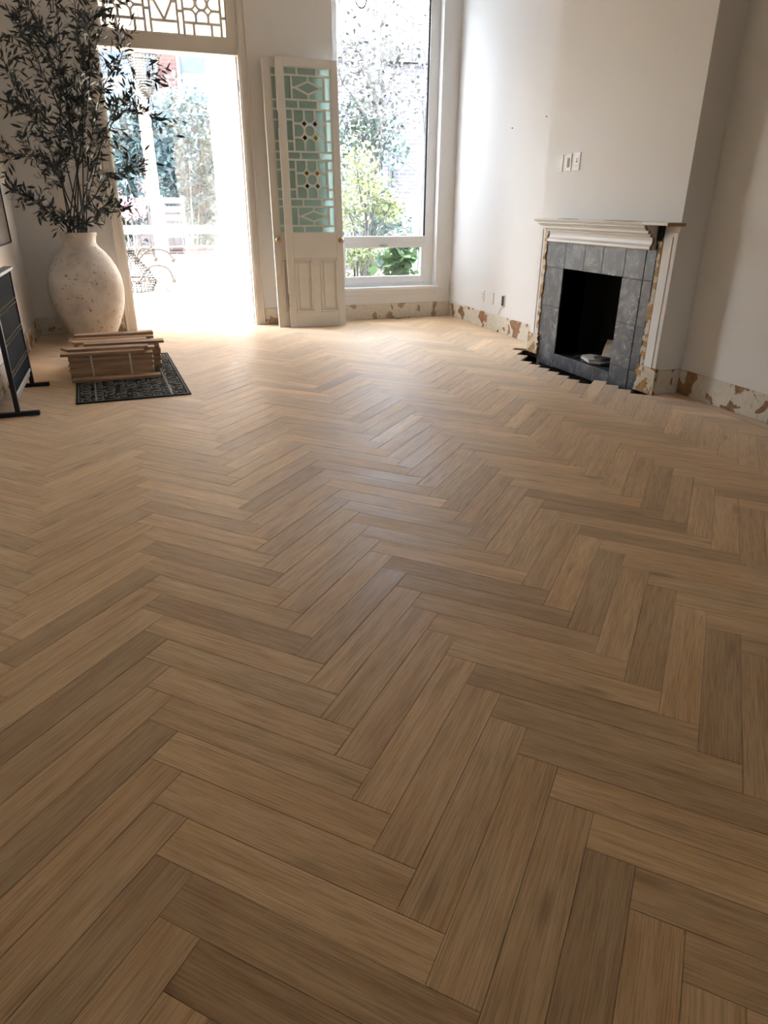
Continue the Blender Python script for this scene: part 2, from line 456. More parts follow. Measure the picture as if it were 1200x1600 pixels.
def ray(px, py):
    a, b = (px - 600) / F_PX, -(py - 800) / F_PX
    return r_ * a + u_ * b + f_
def at_y(px, py, Y):          # the point of the room at depth Y that the photo shows at that pixel
    d = ray(px, py); t = Y / d.y
    return Vector((0, 0, CAM_H)) + d * t
def project(p):
    d = Vector(p) - Vector((0, 0, CAM_H)); z = d.dot(f_)
    return (600 + F_PX * d.dot(r_) / z, 800 - F_PX * d.dot(u_) / z) if z > 0.05 else None

# ------------------------------------------------------------------ floor: herringbone oak
W = 0.1016; LP = 6
OX, OY = -0.111, 1.523
S2 = math.sqrt(.5)
def uw(u, w): return (OX + W * (u - w) * S2, OY - W * (u + w) * S2)
def clip(poly, a, b, c):      # keep a*x + b*y <= c
    out = []
    for i in range(len(poly)):
        p, q = poly[i], poly[(i + 1) % len(poly)]
        dp, dq = a * p[0] + b * p[1] - c, a * q[0] + b * q[1] - c
        if dp <= 0: out.append(p)
        if (dp < 0 < dq) or (dq < 0 < dp):
            t = dp / (dp - dq); out.append((p[0] + (q[0] - p[0]) * t, p[1] + (q[1] - p[1]) * t))
    return out
def area(poly): return abs(sum(poly[i][0] * poly[(i + 1) % len(poly)][1] - poly[(i + 1) % len(poly)][0] * poly[i][1] for i in range(len(poly)))) / 2
def clip_rect(poly, x0, x1, y0, y1):
    for a, b, c in ((-1, 0, -x0), (1, 0, x1), (0, -1, -y0), (0, 1, y1)):
        poly = clip(poly, a, b, c)
        if len(poly) < 3: return []
    return poly
def shown(poly):              # pixels that a plank covers in the photograph
    pts = []
    q = clip(poly, -f_.x, -f_.y, -(0.06 + CAM_H * -f_.z) + 0.0)
    if len(q) < 3: return 0
    for p in q:
        s = project((p[0], p[1], 0))
        if s is None: return 0
        pts.append(s)
    pts = clip_rect(pts, 0, 1200, 0, 1600)
    return area(pts) if len(pts) > 2 else 0

floor_o = MB().box(XL - .2, XR + .2, YB - .2, D + .15, -0.16, -0.125).build('floor', 'subfloor_dark')
tag(floor_o, 'pale oak herringbone parquet floor running through the whole room', 'floor', kind='structure')
planks = []
rng = random.Random(11)
for c in range(-4, 8):
    for i in range(-140, 90):
        for ty in 'AB':
            if ty == 'A': u0, u1, w0, w1 = i + c * LP, i + c * LP + 1, i - c * LP, i - c * LP + LP
            else: u0, u1, w0, w1 = i + 1 + c * LP, i + 1 + c * LP + LP, i - c * LP, i - c * LP + 1
            cx, cy = uw((u0 + u1) / 2, (w0 + w1) / 2)
            if not (XL - 1.2 < cx < XR + .5 and YB - .4 < cy < SUN_Y + .4): continue
            seed = rng.random(); t1 = rng.gauss(.52, .13); h1 = rng.random()
            # the missing hearth: planks end in a saw-tooth in front of the fireplace
            if c == 4 and ty == 'A' and -3 <= u0 <= 3: w0 = u0 - 45.5
            if c == 4 and ty == 'B' and 4.16 < cy < 5.52: continue
            if c == 4 and ty == 'A' and u0 == -4: w0 = u0 - 47
            poly = [uw(u0, w0), uw(u1, w0), uw(u1, w1), uw(u0, w1)]
            if cy < D + .1: poly = clip_rect(poly, XL, XR, YB, D + .5) if -.3 < cx < 1.6 else clip_rect(poly, XL, XR, YB, D + .14)
            else: poly = clip_rect(poly, SUN_XL, SUN_XR, D - .5 if -.3 < cx < 1.6 else D + .14, SUN_Y)
            if len(poly) < 3: continue
            if cx > 3.3 and cy < BY0 + .4:       # border board along the right wall
                poly2 = clip_rect(poly, XL, XR - .105, YB, BY0 + .0) if cy < BY0 + .2 else poly
                poly = poly2 if poly2 else []
                if len(poly) < 3: continue
            if area(poly) < 4e-4: continue
            planks.append(dict(poly=poly, ty=ty, c=(cx, cy), rect=(u0, u1, w0, w1), tone=(t1, h1, seed), key=(ty, c, i),
                               full=abs(area(poly) - LP * W * W) < 1e-6, px=shown(poly)))
planks.append(dict(poly=[(XR - .105, YB), (XR, YB), (XR, BY0), (XR - .105, BY0)], ty='R', c=(XR - .05, 1.0), rect=None, tone=(.38, .1, .37), key=('R', 0, 0), full=False, px=5000))
# planks whose tone stands out in the photograph (type, column, index)
TONES = {}
def plank_at(px, py, tone, hue=None):
    d = ray(px, py); t = -CAM_H / d.z; x, y = d.x * t, d.y * t
    a, b = (x - OX) / W, (y - OY) / W
    u, w = (a - b) * S2, (-a - b) * S2
    for p in planks:
        if p['rect'] and p['rect'][0] <= u <= p['rect'][1] and p['rect'][2] <= w <= p['rect'][3]:
            p['tone'] = (tone, p['tone'][1] if hue is None else hue, p['tone'][2]); return
for px, py, tn in ((150, 1200, .86), (60, 1330, .30), (200, 1330, .22), (150, 1290, .62), (270, 1340, .36), (130, 1420, .28), (450, 1300, .50),
                   (470, 1350, .66), (420, 1420, .80), (500, 1500, .46), (640, 1120, .70), (560, 1230, .52), (720, 1200, .58), (760, 1300, .66),
                   (880, 1420, .52), (1080, 1400, .10), (1100, 1290, .68), (1020, 1220, .34), (950, 1110, .40), (1000, 1060, .62), (900, 1050, .62),
                   (1120, 1060, .24), (1180, 1080, .38), (1040, 1040, .30), (990, 960, .66), (880, 900, .74), (700, 960, .46), (780, 1000, .58),
                   (640, 900, .40), (740, 920, .30), (560, 990, .62), (340, 1140, .66), (330, 1080, .72), (350, 1010, .70), (60, 1190, .34),
                   (100, 1100, .22), (60, 990, .26), (120, 1020, .60), (950, 790, .20), (1000, 810, .16), (1000, 840, .24), (1110, 770, .66),
                   (1060, 740, .72), (300, 1530, .24), (650, 1420, .62), (1150, 1480, .45), (80, 1500, .5), (560, 1580, .34)):
    plank_at(px, py, tn)
GAP = 0.00045
def plank_geo(poly, top=0.0, th=0.016, bev=0.0009):
    """inset top, small arris, sides"""
    n = len(poly); cx = sum(p[0] for p in poly) / n; cy = sum(p[1] for p in poly) / n
    if sum(poly[i][0] * poly[(i + 1) % n][1] - poly[(i + 1) % n][0] * poly[i][1] for i in range(n)) < 0: poly = poly[::-1]
    def inset(d):
        out = []
        for i in range(n):
            p0, p, p1 = Vector(poly[i - 1]), Vector(poly[i]), Vector(poly[(i + 1) % n])
            e0 = (p - p0); e1 = (p1 - p)
            if e0.length < 1e-6 or e1.length < 1e-6: out.append(tuple(p)); continue
            e0.normalize(); e1.normalize()
            n0 = Vector((-e0.y, e0.x)); n1 = Vector((-e1.y, e1.x))
            k = 1 + n0.dot(n1)
            out.append(tuple(p + (n0 + n1) * (d / max(k, .35))))
        return out
    a, b = inset(GAP + bev), inset(GAP)
    vs = [(p[0], p[1], top) for p in a] + [(p[0], p[1], top - bev) for p in b] + [(p[0], p[1], top - th) for p in b]
    fs = [tuple(range(n))]
    for k in (0, 1):
        fs += [(k * n + i, (k + 1) * n + i, (k + 1) * n + (i + 1) % n, k * n + (i + 1) % n) for i in range(n)]
    return vs, fs
def plank_mesh(name, vs, fs, uvs, mat):
    me = bpy.data.meshes.new(name); me.from_pydata(vs, [], fs)
    ul = me.uv_layers.new(name='UVMap')
    for lp in me.loops: ul.data[lp.index].uv = uvs[lp.vertex_index]
    me.materials.append(MATS[mat]); me.update(); return me
def local(p, ty, c):
    dx, dy = p[0] - c[0], p[1] - c[1]
    if ty == 'A': return (-dx - dy) * S2, (dx - dy) * S2
    if ty == 'B': return (dx - dy) * S2, (dx + dy) * S2
    return dy, dx
planks.sort(key=lambda p: -p['px'])
hl, hw = LP * W / 2, W / 2
v0, f0 = plank_geo([(-hl, -hw), (hl, -hw), (hl, hw), (-hl, hw)])
full_mesh = plank_mesh('plank', v0, f0, [(v[0], v[1]) for v in v0], 'oak_plank')
fz = wloc(floor_o)
jv, jf, juv, jcol = [], [], [], []
for k, p in enumerate(planks):
    lift = rng.uniform(-0.0007, 0.0)
    if k < 296 and p['px'] > 0:
        if p['full']:
            ob = bpy.data.objects.new('plank', full_mesh)
            ob.rotation_euler.z = math.radians(-135 if p['ty'] == 'A' else -45)
        else:
            vs, fs = plank_geo([local(q, p['ty'], p['c']) for q in p['poly']])
            ob = bpy.data.objects.new('plank', plank_mesh('plank_cut', vs, fs, [(v[0], v[1]) for v in vs], 'oak_plank'))
            ob.rotation_euler.z = math.radians({'A': -135, 'B': -45, 'R': 90}[p['ty']])
            if p['ty'] != 'B':
                pass
        COL.objects.link(ob)
        ob.location = Vector((p['c'][0], p['c'][1], lift)) - fz; ob.parent = floor_o
        ob.color = (*p['tone'], 1)
        p['ob'] = ob
    else:
        vs, fs = plank_geo(p['poly'], top=lift)
        b0 = len(jv); jv += vs; jf += [tuple(i + b0 for i in f) for f in fs]
        juv += [local(v, p['ty'], p['c']) for v in vs]; jcol += [p['tone']] * len(vs)
me = plank_mesh('far_planks', jv, jf, juv, 'oak_plank_joined')
ca = me.color_attributes.new('tone', 'FLOAT_COLOR', 'POINT')
for i, c3 in enumerate(jcol): ca.data[i].color = (*c3, 1)
far = bpy.data.objects.new('far_planks', me); COL.objects.link(far)
far.location = -fz; far.parent = floor_o; far['kind'] = 'stuff'

# ------------------------------------------------------------------ walls, ceiling
DX0, DX1, DZ = 0.0, 1.285, 2.565       # doorway opening
TZ0, TZ1 = 2.70, 3.22                  # transom light
WX0, WX1, WZ0, WZ1 = 2.25, 3.49, 0.36, 3.42   # window opening
wb = MB()
wb.box(SUN_XL - .2, DX0 - .045, D, D + WALL_T, 0, CEIL)
wb.box(DX0 - .045, DX1 + .045, D, D + WALL_T, TZ1 + .06, CEIL)
wb.box(DX1 + .045, WX0, D, D + WALL_T, 0, CEIL)
wb.box(WX0, WX1, D, D + WALL_T, 0, WZ0 - .03)
wb.box(WX0, WX1, D, D + WALL_T, WZ1, CEIL)
wb.box(WX1, XR, D, D + WALL_T, 0, CEIL)
wb.box(SUN_XR + .15, XR, D + .15, D + WALL_T, -.5, 0)
wb.box(SUN_XL - .2, -.3, D + .15, D + WALL_T, -.5, 0)
tag(wb.build('wall_back', 'wall_paint'), 'white wall with the doorway and the tall garden window', 'wall', kind='structure')
wr = MB()
wr.box(XR, XR + .3, YB, 4.35, -.16, CEIL); wr.box(XR, XR + .3, 5.2, D + .3, -.16, CEIL)
wr.box(XR, XR + .3, 4.35, 5.2, .80, CEIL); wr.box(XR + .26, XR + .3, 4.35, 5.2, -.16, .80)
tag(wr.build('wall_right', 'wall_paint'), 'white plaster wall beside the fireplace breast', 'wall', kind='structure')
wl_ = MB().box(XL - .2, XL, YB, D, -.16, CEIL)
tag(wl_.build('wall_left', 'wall_paint'), 'white plaster wall behind the black slatted screen', 'wall', kind='structure')
OB = [(XL + 1.9, XL + 2.6)]  # opening for the added fill-light window
OZ0, OZ1 = 1.1, 2.2
wf = MB()
xs = [XL - .2] + [v for p in OB for v in p] + [XR + .3]
for k in range(0, len(xs), 2): wf.box(xs[k], xs[k + 1], YB - .25, YB, -.16, CEIL)
for a, b in OB: wf.box(a, b, YB - .25, YB, -.16, OZ0); wf.box(a, b, YB - .25, YB, OZ1, CEIL)
tag(wf.build('wall_front', 'wall_paint'), 'white wall with one small unseen window added for fill light', 'wall', kind='structure')
tag(MB().box(XL - .2, XR + .3, YB - .25, D + .02, CEIL, CEIL + .2).build('ceiling', 'ceiling_paint'), 'plain white plaster ceiling of the room', 'ceiling', kind='structure')
# chimney breast with the firebox hole
cb = MB()
FY0, FY1, FZ0, FZ1 = 4.39, 5.166, 0.055, 0.765
cb.box(BX, XR + .01, BY0, FY0, 0, CEIL); cb.box(BX, XR + .01, FY1, BY1, 0, CEIL)
cb.box(BX, XR + .01, FY0, FY1, FZ1, CEIL)
tag(cb.build('wall_chimney_breast', 'wall_paint'), 'white chimney breast standing proud above the fireplace', 'wall', kind='structure')

# baseboards
BBH = .172
def baseboard(side, boxes, mat, label):
    o = MB()
    for b in boxes: o.box(*b, .003)
    tag(o.build('baseboard_' + side, mat), label, 'baseboard', kind='structure')
baseboard('back_right', [(1.395, XR - .018, D - .018, D, 0, BBH)], 'peeled_board_light', 'scuffed cream baseboard under the garden window')
baseboard('back_left', [(XL + .018, -.105, D - .018, D, 0, BBH)], 'peeled_board_light', 'stripped cream baseboard behind the big vase')
baseboard('left', [(XL, XL + .018, YB, D, 0, BBH)], 'peeled_board', 'peeling cream baseboard along the wall with the black screen')
baseboard('right_far', [(XR - .018, XR, BY1 + .012, D, 0, BBH)], 'peeled_board', 'peeling baseboard between the garden window and the fireplace')
baseboard('right_near', [(XR - .018, XR, YB, BY0 - .018, 0, BBH)], 'peeled_board', 'peeling baseboard with big bare patches past the fireplace')
baseboard('breast_side', [(BX, XR, BY0 - .018, BY0, 0, BBH)], 'peeled_board', 'short peeling baseboard on the side of the chimney breast')

# ------------------------------------------------------------------ doorway casing and transom
tr = thing('trim_1', ((DX0 + DX1) / 2, D, 0), 'grey white doorway casing with jambs and transom rail', 'door frame', kind='structure')
def casing(x0, x1, z0, z1, y=D):
    o = MB(); s = 1 if x1 > x0 else -1
    a, b = min(x0, x1), max(x0, x1)
    o.box(a, b, y - .022, y, z0, z1, .003)
    o.box(a + .012, b - .05, y - .032, y - .021, z0, z1, .004)
    o.box(b - .022 if s > 0 else a, b if s > 0 else a + .022, y - .036, y - .021, z0, z1, .005)
    return o
casing(DX1, DX1 + .10, 0, TZ1 + .16).build('casing', 'trim_paint', tr)
casing(DX0, DX0 - .10, 0, TZ1 + .16).build('casing', 'trim_paint', tr)
MB().box(DX0, DX1, D - .03, D, TZ1 + .06, TZ1 + .16, .004).build('head_casing', 'trim_paint', tr)
for x0, x1 in ((DX0 - .045, DX0), (DX1, DX1 + .045)):
    MB().box(x0, x1, D, D + WALL_T, 0, TZ1 + .06).build('jamb', 'trim_paint', tr)
    xs0, xs1 = (x1, x1 + .012) if x0 < 0 else (x0 - .012, x0)
    MB().box(xs0, xs1, D + .05, D + .065, 0, DZ).build('door_stop', 'trim_paint', tr)
rail = MB().box(DX0, DX1, D - .012, D + .06, DZ, TZ0, .004)
rail.box(DX0, DX1, D - .02, D - .01, DZ, DZ + .014, .003); rail.box(DX0, DX1, D - .02, D - .01, TZ0 - .014, TZ0, .003)
rail.build('transom_rail', 'trim_paint', tr)
MB().box(DX0, DX1, D + .06, D + WALL_T, DZ + .02, DZ + .05).build('head_jamb', 'trim_paint', tr)
MB().box(DX0, DX1, D, D + WALL_T, TZ1 + .03, TZ1 + .06).build('head_jamb', 'trim_paint', tr)
for x0, x1 in ((DX0, .056), (1.205, DX1)): MB().box(x0, x1, D - .012, D + .05, TZ0, TZ1, .003).build('transom_stile', 'trim_paint', tr)
MB().box(.056, 1.205, D - .012, D + .05, TZ1 - .0, TZ1 + .03, .003).build('transom_top_rail', 'trim_paint', tr)
hg = MB().box(DX1 - .006, DX1 + .001, D + .012, D + .05, 2.27, 2.37).build('hinge', 'dark_iron', tr); hg['label'] = 'dark iron hinge left on the door jamb'

# fretwork: cells are polygons, the lattice is a plate with these holes, each hole holds a pane
def rr(x0, y0, x1, y1, r=(0, 0, 0, 0), seg=6):
    pts = []
    for (cx, cy, a0), q in zip(((x0, y0, PI), (x1, y0, 1.5 * PI), (x1, y1, 0), (x0, y1, .5 * PI)), r):
        if q <= 0: pts.append((cx, cy)); continue
        ox = cx + (q if cx == x0 else -q); oy = cy + (q if cy == y0 else -q)
        for k in range(seg + 1):
            a = a0 + .5 * PI * k / seg; pts.append((ox + q * math.cos(a), oy + q * math.sin(a)))
    return pts
def cells_block(x0, y0, x1, y1, b):
    """3 x 3 cells round a circle with four small diamonds"""
    out = []; h = b / 2
    cx = [x0, x0 + (x1 - x0) * .335, x0 + (x1 - x0) * .665, x1]; cy = [y0, y0 + (y1 - y0) * .335, y0 + (y1 - y0) * .665, y1]
    R = min(cx[2] - cx[1], cy[2] - cy[1]) / 2
    for i in range(3):
        for j in range(3):
            a, c, d, e = cx[i] + h, cy[j] + h, cx[i + 1] - h, cy[j + 1] - h
            if i == 1 and j == 1:
                mx, my = (a + d) / 2, (c + e) / 2; q = min(d - a, e - c) / 2
                out.append(([(mx + q * math.cos(2 * PI * k / 24), my + q * math.sin(2 * PI * k / 24)) for k in range(24)], 'pane')); continue
            q = (d - a) * .49 if j != 1 else (e - c) * .49
            if i == 1: r = (0, 0, q, q) if j == 0 else (q, q, 0, 0)
            elif j == 1: q = min((e - c) * .49, (d - a) * .6); r = (0, q, q, 0) if i == 0 else (q, 0, 0, q)
            else:
                q = R * .8
                r = {(0, 0): (0, 0, q, 0), (2, 0): (0, 0, 0, q), (0, 2): (0, q, 0, 0), (2, 2): (q, 0, 0, 0)}[(i, j)]
            out.append((rr(a, c, d, e, r), 'pane'))
    dd = R * .46
    for i in (1, 2):
        for j in (1, 2):
            x, y = cx[i], cy[j]
            out.append(([(x - dd, y), (x, y - dd), (x + dd, y), (x, y + dd)], 'gem'))
    return out
def cells_rhomb(x0, y0, x1, y1, b, vertical=False):
    h = b / 2; cx, cy = (x0 + x1) / 2, (y0 + y1) / 2
    a, q = (x1 - x0) * .33, (y1 - y0) * .22
    if vertical: a, q = (x1 - x0) * .27, (y1 - y0) * .40
    out = [([(cx - a, cy), (cx, cy - q), (cx + a, cy), (cx, cy + q)], 'pane')]
    da, dq = b * math.hypot(a, q) / q, b * math.hypot(a, q) / a
    A, Q = a + da, q + dq
    for sx in (-1, 1):
        for sy in (-1, 1):
            ex = x0 + h if sx < 0 else x1 - h; ey = y0 + h if sy < 0 else y1 - h
            # the cell edge runs parallel to the rhomb side, cut by the short straight bars
            def on_edge_x(x): return cy + sy * Q * (1 - abs(x - cx) / A)
            def on_edge_y(y): return cx + sx * A * (1 - abs(y - cy) / Q)
            p1 = (cx + sx * h, on_edge_x(cx + sx * h)); p2 = (on_edge_y(cy + sy * h), cy + sy * h)
            if abs(p1[1] - cy) > abs(ey - cy): p1 = (on_edge_y(ey), ey); poly = [(ex, ey), p1]
            else: poly = [(ex, ey), (cx + sx * h, ey), p1]
            if abs(p2[0] - cx) > abs(ex - cx): poly += [(ex, on_edge_x(ex))]
            else: poly += [p2, (ex, cy + sy * h)]
            out.append((poly, 'pane'))
    return out
def row3(x0, y0, x1, y1, b, splits=(.285, .70)):
    h = b / 2; w = x1 - x0; e = [x0, x0 + w * splits[0], x0 + w * splits[1], x1]
    return [(rr(e[k] + h, y0 + h, e[k + 1] - h, y1 - h), 'pane') for k in range(3)]
def fretwork(parent, outer, cells, y0, y1, to3, mat, glass, gems, pane_y):
    bm = bmesh.new(); edges = []
    for poly in [rr(*outer)] + [c[0] for c in cells]:
        vs = [bm.verts.new((p[0], 0, p[1])) for p in poly]
        edges += [bm.edges.new((vs[i], vs[(i + 1) % len(vs)])) for i in range(len(vs))]
    bmesh.ops.triangle_fill(bm, use_beauty=True, use_dissolve=False, edges=edges, normal=(0, -1, 0))
    # drop any face that fell into a hole
    def inside(p, poly):
        c = False
        for i in range(len(poly)):
            (xa, ya), (xb, yb) = poly[i], poly[i - 1]
            if (ya > p[1]) != (yb > p[1]) and p[0] < (xb - xa) * (p[1] - ya) / (yb - ya) + xa: c = not c
        return c
    bad = [f for f in bm.faces if any(inside((f.calc_center_median().x, f.calc_center_median().z), c[0]) for c in cells)]
    bmesh.ops.delete(bm, geom=bad, context='FACES_ONLY')
    ext = bmesh.ops.extrude_face_region(bm, geom=bm.faces[:])
    for g in ext['geom']:
        if isinstance(g, bmesh.types.BMVert): g.co.y = y1 - y0
    bmesh.ops.recalc_face_normals(bm, faces=bm.faces[:])
    mb = MB(); T = Matrix.Translation(Vector(to3) + Vector((0, y0, 0)))
    mb.bm(bm, T)
    lat = mb.build('lattice', mat, parent)
    gi = 0
    for poly, kind in cells:
        o = MB()
        p3 = [(p[0] + to3[0], p[1] + to3[2]) for p in poly]
        o.prism(p3, 'y', to3[1] + pane_y, to3[1] + pane_y + .003)
        g = glass
        if kind == 'gem' and gems: g = gems[gi % len(gems)]; gi += 1
        o.build('pane', g, lat)
    return lat
tw = 1.149; th_ = TZ1 - TZ0
bar = .023
e = [0, .052, .398, .452, .697, .751, 1.097, tw]
tc = []
rb = .105                           # bottom and top rows
for k in range(7):
    x0, x1 = e[k], e[k + 1]; h = bar / 2
    if k in (0, 6):
        for a, b in ((0, .16), (.16, .36), (.36, th_)): tc.append((rr(x0 + h, a + h, x1 - h, b - h), 'pane'))
    elif k in (2, 4):
        for a, b in ((0, .19), (.19, .33), (.33, th_)): tc.append((rr(x0 + h, a + h, x1 - h, b - h), 'pane'))
    elif k == 3:
        tc.append((rr(x0 + h, h, x1 - h, rb - h), 'pane')); tc.append((rr(x0 + h, th_ - rb + h, x1 - h, th_ - h), 'pane'))
        tc += cells_rhomb(x0, rb, x1, th_ - rb, bar, True)
    else:
        tc += row3(x0, 0, x1, rb, bar, (.26, .74)); tc += row3(x0, th_ - rb, x1, th_, bar, (.26, .74))
        tc += cells_block(x0, rb, x1, th_ - rb, bar)
fretwork(tr, (0, 0, tw, th_), tc, 0, .022, (.056, D + .004, TZ0), 'trim_paint', 'clear_glass', ['clear_glass'], .010)

# ------------------------------------------------------------------ garden window
win = thing('window_1', ((WX0 + WX1) / 2, D, WZ0), 'tall white framed window with a low opening light below the big pane', 'window', kind='structure')
FY = D + .10
MB().box(WX0, WX0 + .085, FY, FY + .07, WZ0, WZ1, .004).build('frame_stile', 'white_frame', win)
MB().box(WX1 - .115, WX1, FY, FY + .07, WZ0, WZ1, .004).build('frame_stile', 'white_frame', win)
MB().box(WX0 + .085, WX1 - .115, FY, FY + .07, WZ1 - .1, WZ1, .004).build('frame_head', 'white_frame', win)
MB().box(WX0 + .085, WX1 - .115, FY, FY + .07, WZ0, WZ0 + .045, .004).build('frame_sill', 'white_frame', win)
mr = MB().box(WX0 + .085, WX1 - .115, FY - .006, FY + .07, .845, .915, .004).build('mid_rail', 'white_frame', win)
lo = MB(); lx0, lx1 = WX0 + .085, WX1 - .115
lo.box(lx0, lx0 + .05, FY - .014, FY + .04, WZ0 + .045, .845, .003); lo.box(lx1 - .05, lx1, FY - .014, FY + .04, WZ0 + .045, .845, .003)
lo.box(lx0 + .05, lx1 - .05, FY - .014, FY + .04, .79, .845, .003); lo.box(lx0 + .05, lx1 - .05, FY - .014, FY + .04, WZ0 + .045, WZ0 + .115, .003)
ls = lo.build('lower_sash', 'white_frame', win)
lt = MB().box(2.80, 2.90, FY - .022, FY - .013, .805, .825, .002)
lt.box(2.84, 2.86, FY - .045, FY - .02, .80, .83, .003); lt.box(2.846, 2.853, FY - .05, FY - .043, .70, .81)
lt.build('latch', 'steel', ls)
MB().box(lx0 + .05, lx1 - .05, FY + .01, FY + .016, WZ0 + .115, .79).build('pane', 'clear_glass', ls)
MB().box(lx0, lx1, FY + .03, FY + .036, .915, WZ1 - .1).build('pane', 'clear_glass', win)
MB().box(WX1 - .13, WX1 - .115, FY + .012, FY + .03, .915, WZ1 - .1).build('glazing_bead', 'black_metal', win)
sl = MB().prism([(WX0 - .03, D - .026), (WX1 + .03, D - .026), (WX1 + .03, D), (WX1, D), (WX1, FY), (WX0, FY), (WX0, D), (WX0 - .03, D)], 'z', WZ0 - .03, WZ0)
sl.build('sill', 'white_frame', win)
for x0, x1 in ((WX0 - .001, WX0 + .006), (WX1 - .006, WX1 + .001)): MB().box(x0, x1, D - .001, FY, WZ0, WZ1).build('reveal_daylight', 'white_frame', win)  # added plates, their whiter colour stands in for daylight on the reveals
MB().box(WX0 - .02, WX1 + .015, D - .012, D, WZ0 - .085, WZ0 - .03, .004).build('apron', 'wall_paint', win)

# unseen window behind the camera, added to bring fill light into the room
for k, (a, b) in enumerate(OB):
    w2 = thing('window_%d' % (k + 5), ((a + b) / 2, YB, OZ0), 'small white sash window behind the camera, added for fill light', 'window', kind='structure')
    y0, y1 = YB - .16, YB - .1
    MB().box(a, a + .07, y0, y1, OZ0, OZ1).build('frame_stile', 'white_frame', w2); MB().box(b - .07, b, y0, y1, OZ0, OZ1).build('frame_stile', 'white_frame', w2)
    zm = (OZ0 + OZ1) / 2
    for z0, z1 in ((OZ0, OZ0 + .08), (zm - .03, zm + .03), (OZ1 - .08, OZ1)): MB().box(a + .07, b - .07, y0, y1, z0, z1).build('frame_rail', 'white_frame', w2)
    for z0, z1 in ((OZ0 + .08, zm - .03), (zm + .03, OZ1 - .08)): MB().box(a + .07, b - .07, y0 + .02, y0 + .026, z0, z1).build('pane', 'clear_glass', w2)

# ------------------------------------------------------------------ garden room beyond the doorway
g0 = D + WALL_T
go = MB().box(SUN_XL - .2, SUN_XR + .2, D + .15, SUN_Y + .2, -0.16, -0.125).build('floor', 'subfloor_dark')
tag(go, 'floor of the bright garden room beyond the doorway', 'floor', kind='structure')
SWX0, SWX1, SWZ0, SWZ1 = -1.3, 1.62, .42, 3.55
gw = MB()
gw.box(SUN_XL - .15, SWX0, SUN_Y, SUN_Y + .2, -.12, CEIL); gw.box(SWX1, SUN_XR + .15, SUN_Y, SUN_Y + .2, -.12, CEIL)
gw.box(SWX0, SWX1, SUN_Y, SUN_Y + .2, -.12, SWZ0); gw.box(SWX0, SWX1, SUN_Y, SUN_Y + .2, SWZ1, CEIL)
tag(gw.build('wall_garden_back', 'white_plaster'), 'sunlit white wall below the garden room windows', 'wall', kind='structure')
tag(MB().box(SUN_XR, SUN_XR + .15, g0, SUN_Y, -.12, CEIL).build('wall_garden_right', 'white_plaster'), 'sunlit white side wall of the garden room', 'wall', kind='structure')
gl_ = MB()
gl_.box(SUN_XL - .15, SUN_XL, g0, 8.9, -.12, CEIL); gl_.box(SUN_XL - .15, SUN_XL, 12.0, SUN_Y, -.12, CEIL)
gl_.box(SUN_XL - .15, SUN_XL, 8.9, 12.0, -.12, .45); gl_.box(SUN_XL - .15, SUN_XL, 8.9, 12.0, 3.3, CEIL)
tag(gl_.build('wall_garden_left', 'white_plaster'), 'white garden room wall with the added side window', 'wall', kind='structure')
SK = (-1.2, .0, 9.2, 11.6)  # opening for an unseen skylight, added to brighten the garden room
gc = MB()
gc.box(SUN_XL - .15, SK[0], g0, SUN_Y + .2, CEIL, CEIL + .15); gc.box(SK[1], SUN_XR + .15, g0, SUN_Y + .2, CEIL, CEIL + .15)
gc.box(SK[0], SK[1], g0, SK[2], CEIL, CEIL + .15); gc.box(SK[0], SK[1], SK[3], SUN_Y + .2, CEIL, CEIL + .15)
tag(gc.build('ceiling', 'white_plaster'), 'white garden room ceiling round the added skylight', 'ceiling', kind='structure')
sk = thing('window_2', ((SK[0] + SK[1]) / 2, (SK[2] + SK[3]) / 2, CEIL), 'white barred skylight over the garden room', 'skylight', kind='structure')
nb = 2
for k in range(nb + 1):
    x = SK[0] + (SK[1] - SK[0]) * k / nb
    MB().box(x - .03, x + .03, SK[2], SK[3], CEIL + .03, CEIL + .12).build('bar', 'white_frame', sk)
    if k < nb: MB().box(x + .03, x + (SK[1] - SK[0]) / nb - .03, SK[2], SK[3], CEIL + .07, CEIL + .076).build('pane', 'clear_glass', sk)
w5 = thing('window_3', ((SWX0 + SWX1) / 2, SUN_Y, SWZ0), 'sunlit white garden room window with a post and a low crossbar', 'window', kind='structure')
gy0, gy1 = SUN_Y + .02, SUN_Y + .10
for nm, bx in (('post', (.475, .645, SWZ0, SWZ1)), ('frame_stile', (SWX0, SWX0 + .08, SWZ0, SWZ1)), ('frame_stile', (SWX1 - .06, SWX1, SWZ0, SWZ1)),
               ('crossbar', (SWX0 + .08, .475, .79, .92)), ('crossbar', (.645, SWX1 - .06, .79, .92)), ('frame_sill', (SWX0 + .08, .475, SWZ0, SWZ0 + .045)), ('frame_sill', (.645, SWX1 - .06, SWZ0, SWZ0 + .045)),
               ('frame_head', (SWX0 + .08, .475, SWZ1 - .08, SWZ1)), ('frame_head', (.645, SWX1 - .06, SWZ1 - .08, SWZ1))):
    MB().box(bx[0], bx[1], gy0 - (.03 if nm == 'post' else 0), gy1, bx[2], bx[3], .004).build(nm, 'white_frame', w5)
for a, b in ((SWX0 + .08, .475), (.645, SWX1 - .06)):
    MB().box(a, b, gy0 + .04, gy0 + .046, .92, SWZ1 - .08).build('pane', 'clear_glass', w5)
    MB().box(a, b, gy0 + .04, gy0 + .046, SWZ0 + .045, .79).build('pane', 'clear_glass', w5)
w6 = thing('window_4', (SUN_XL, 10.45, .45), 'unseen white side window added to let sun into the garden room', 'window', kind='structure')  # out of view, added as a daylight source for the garden room
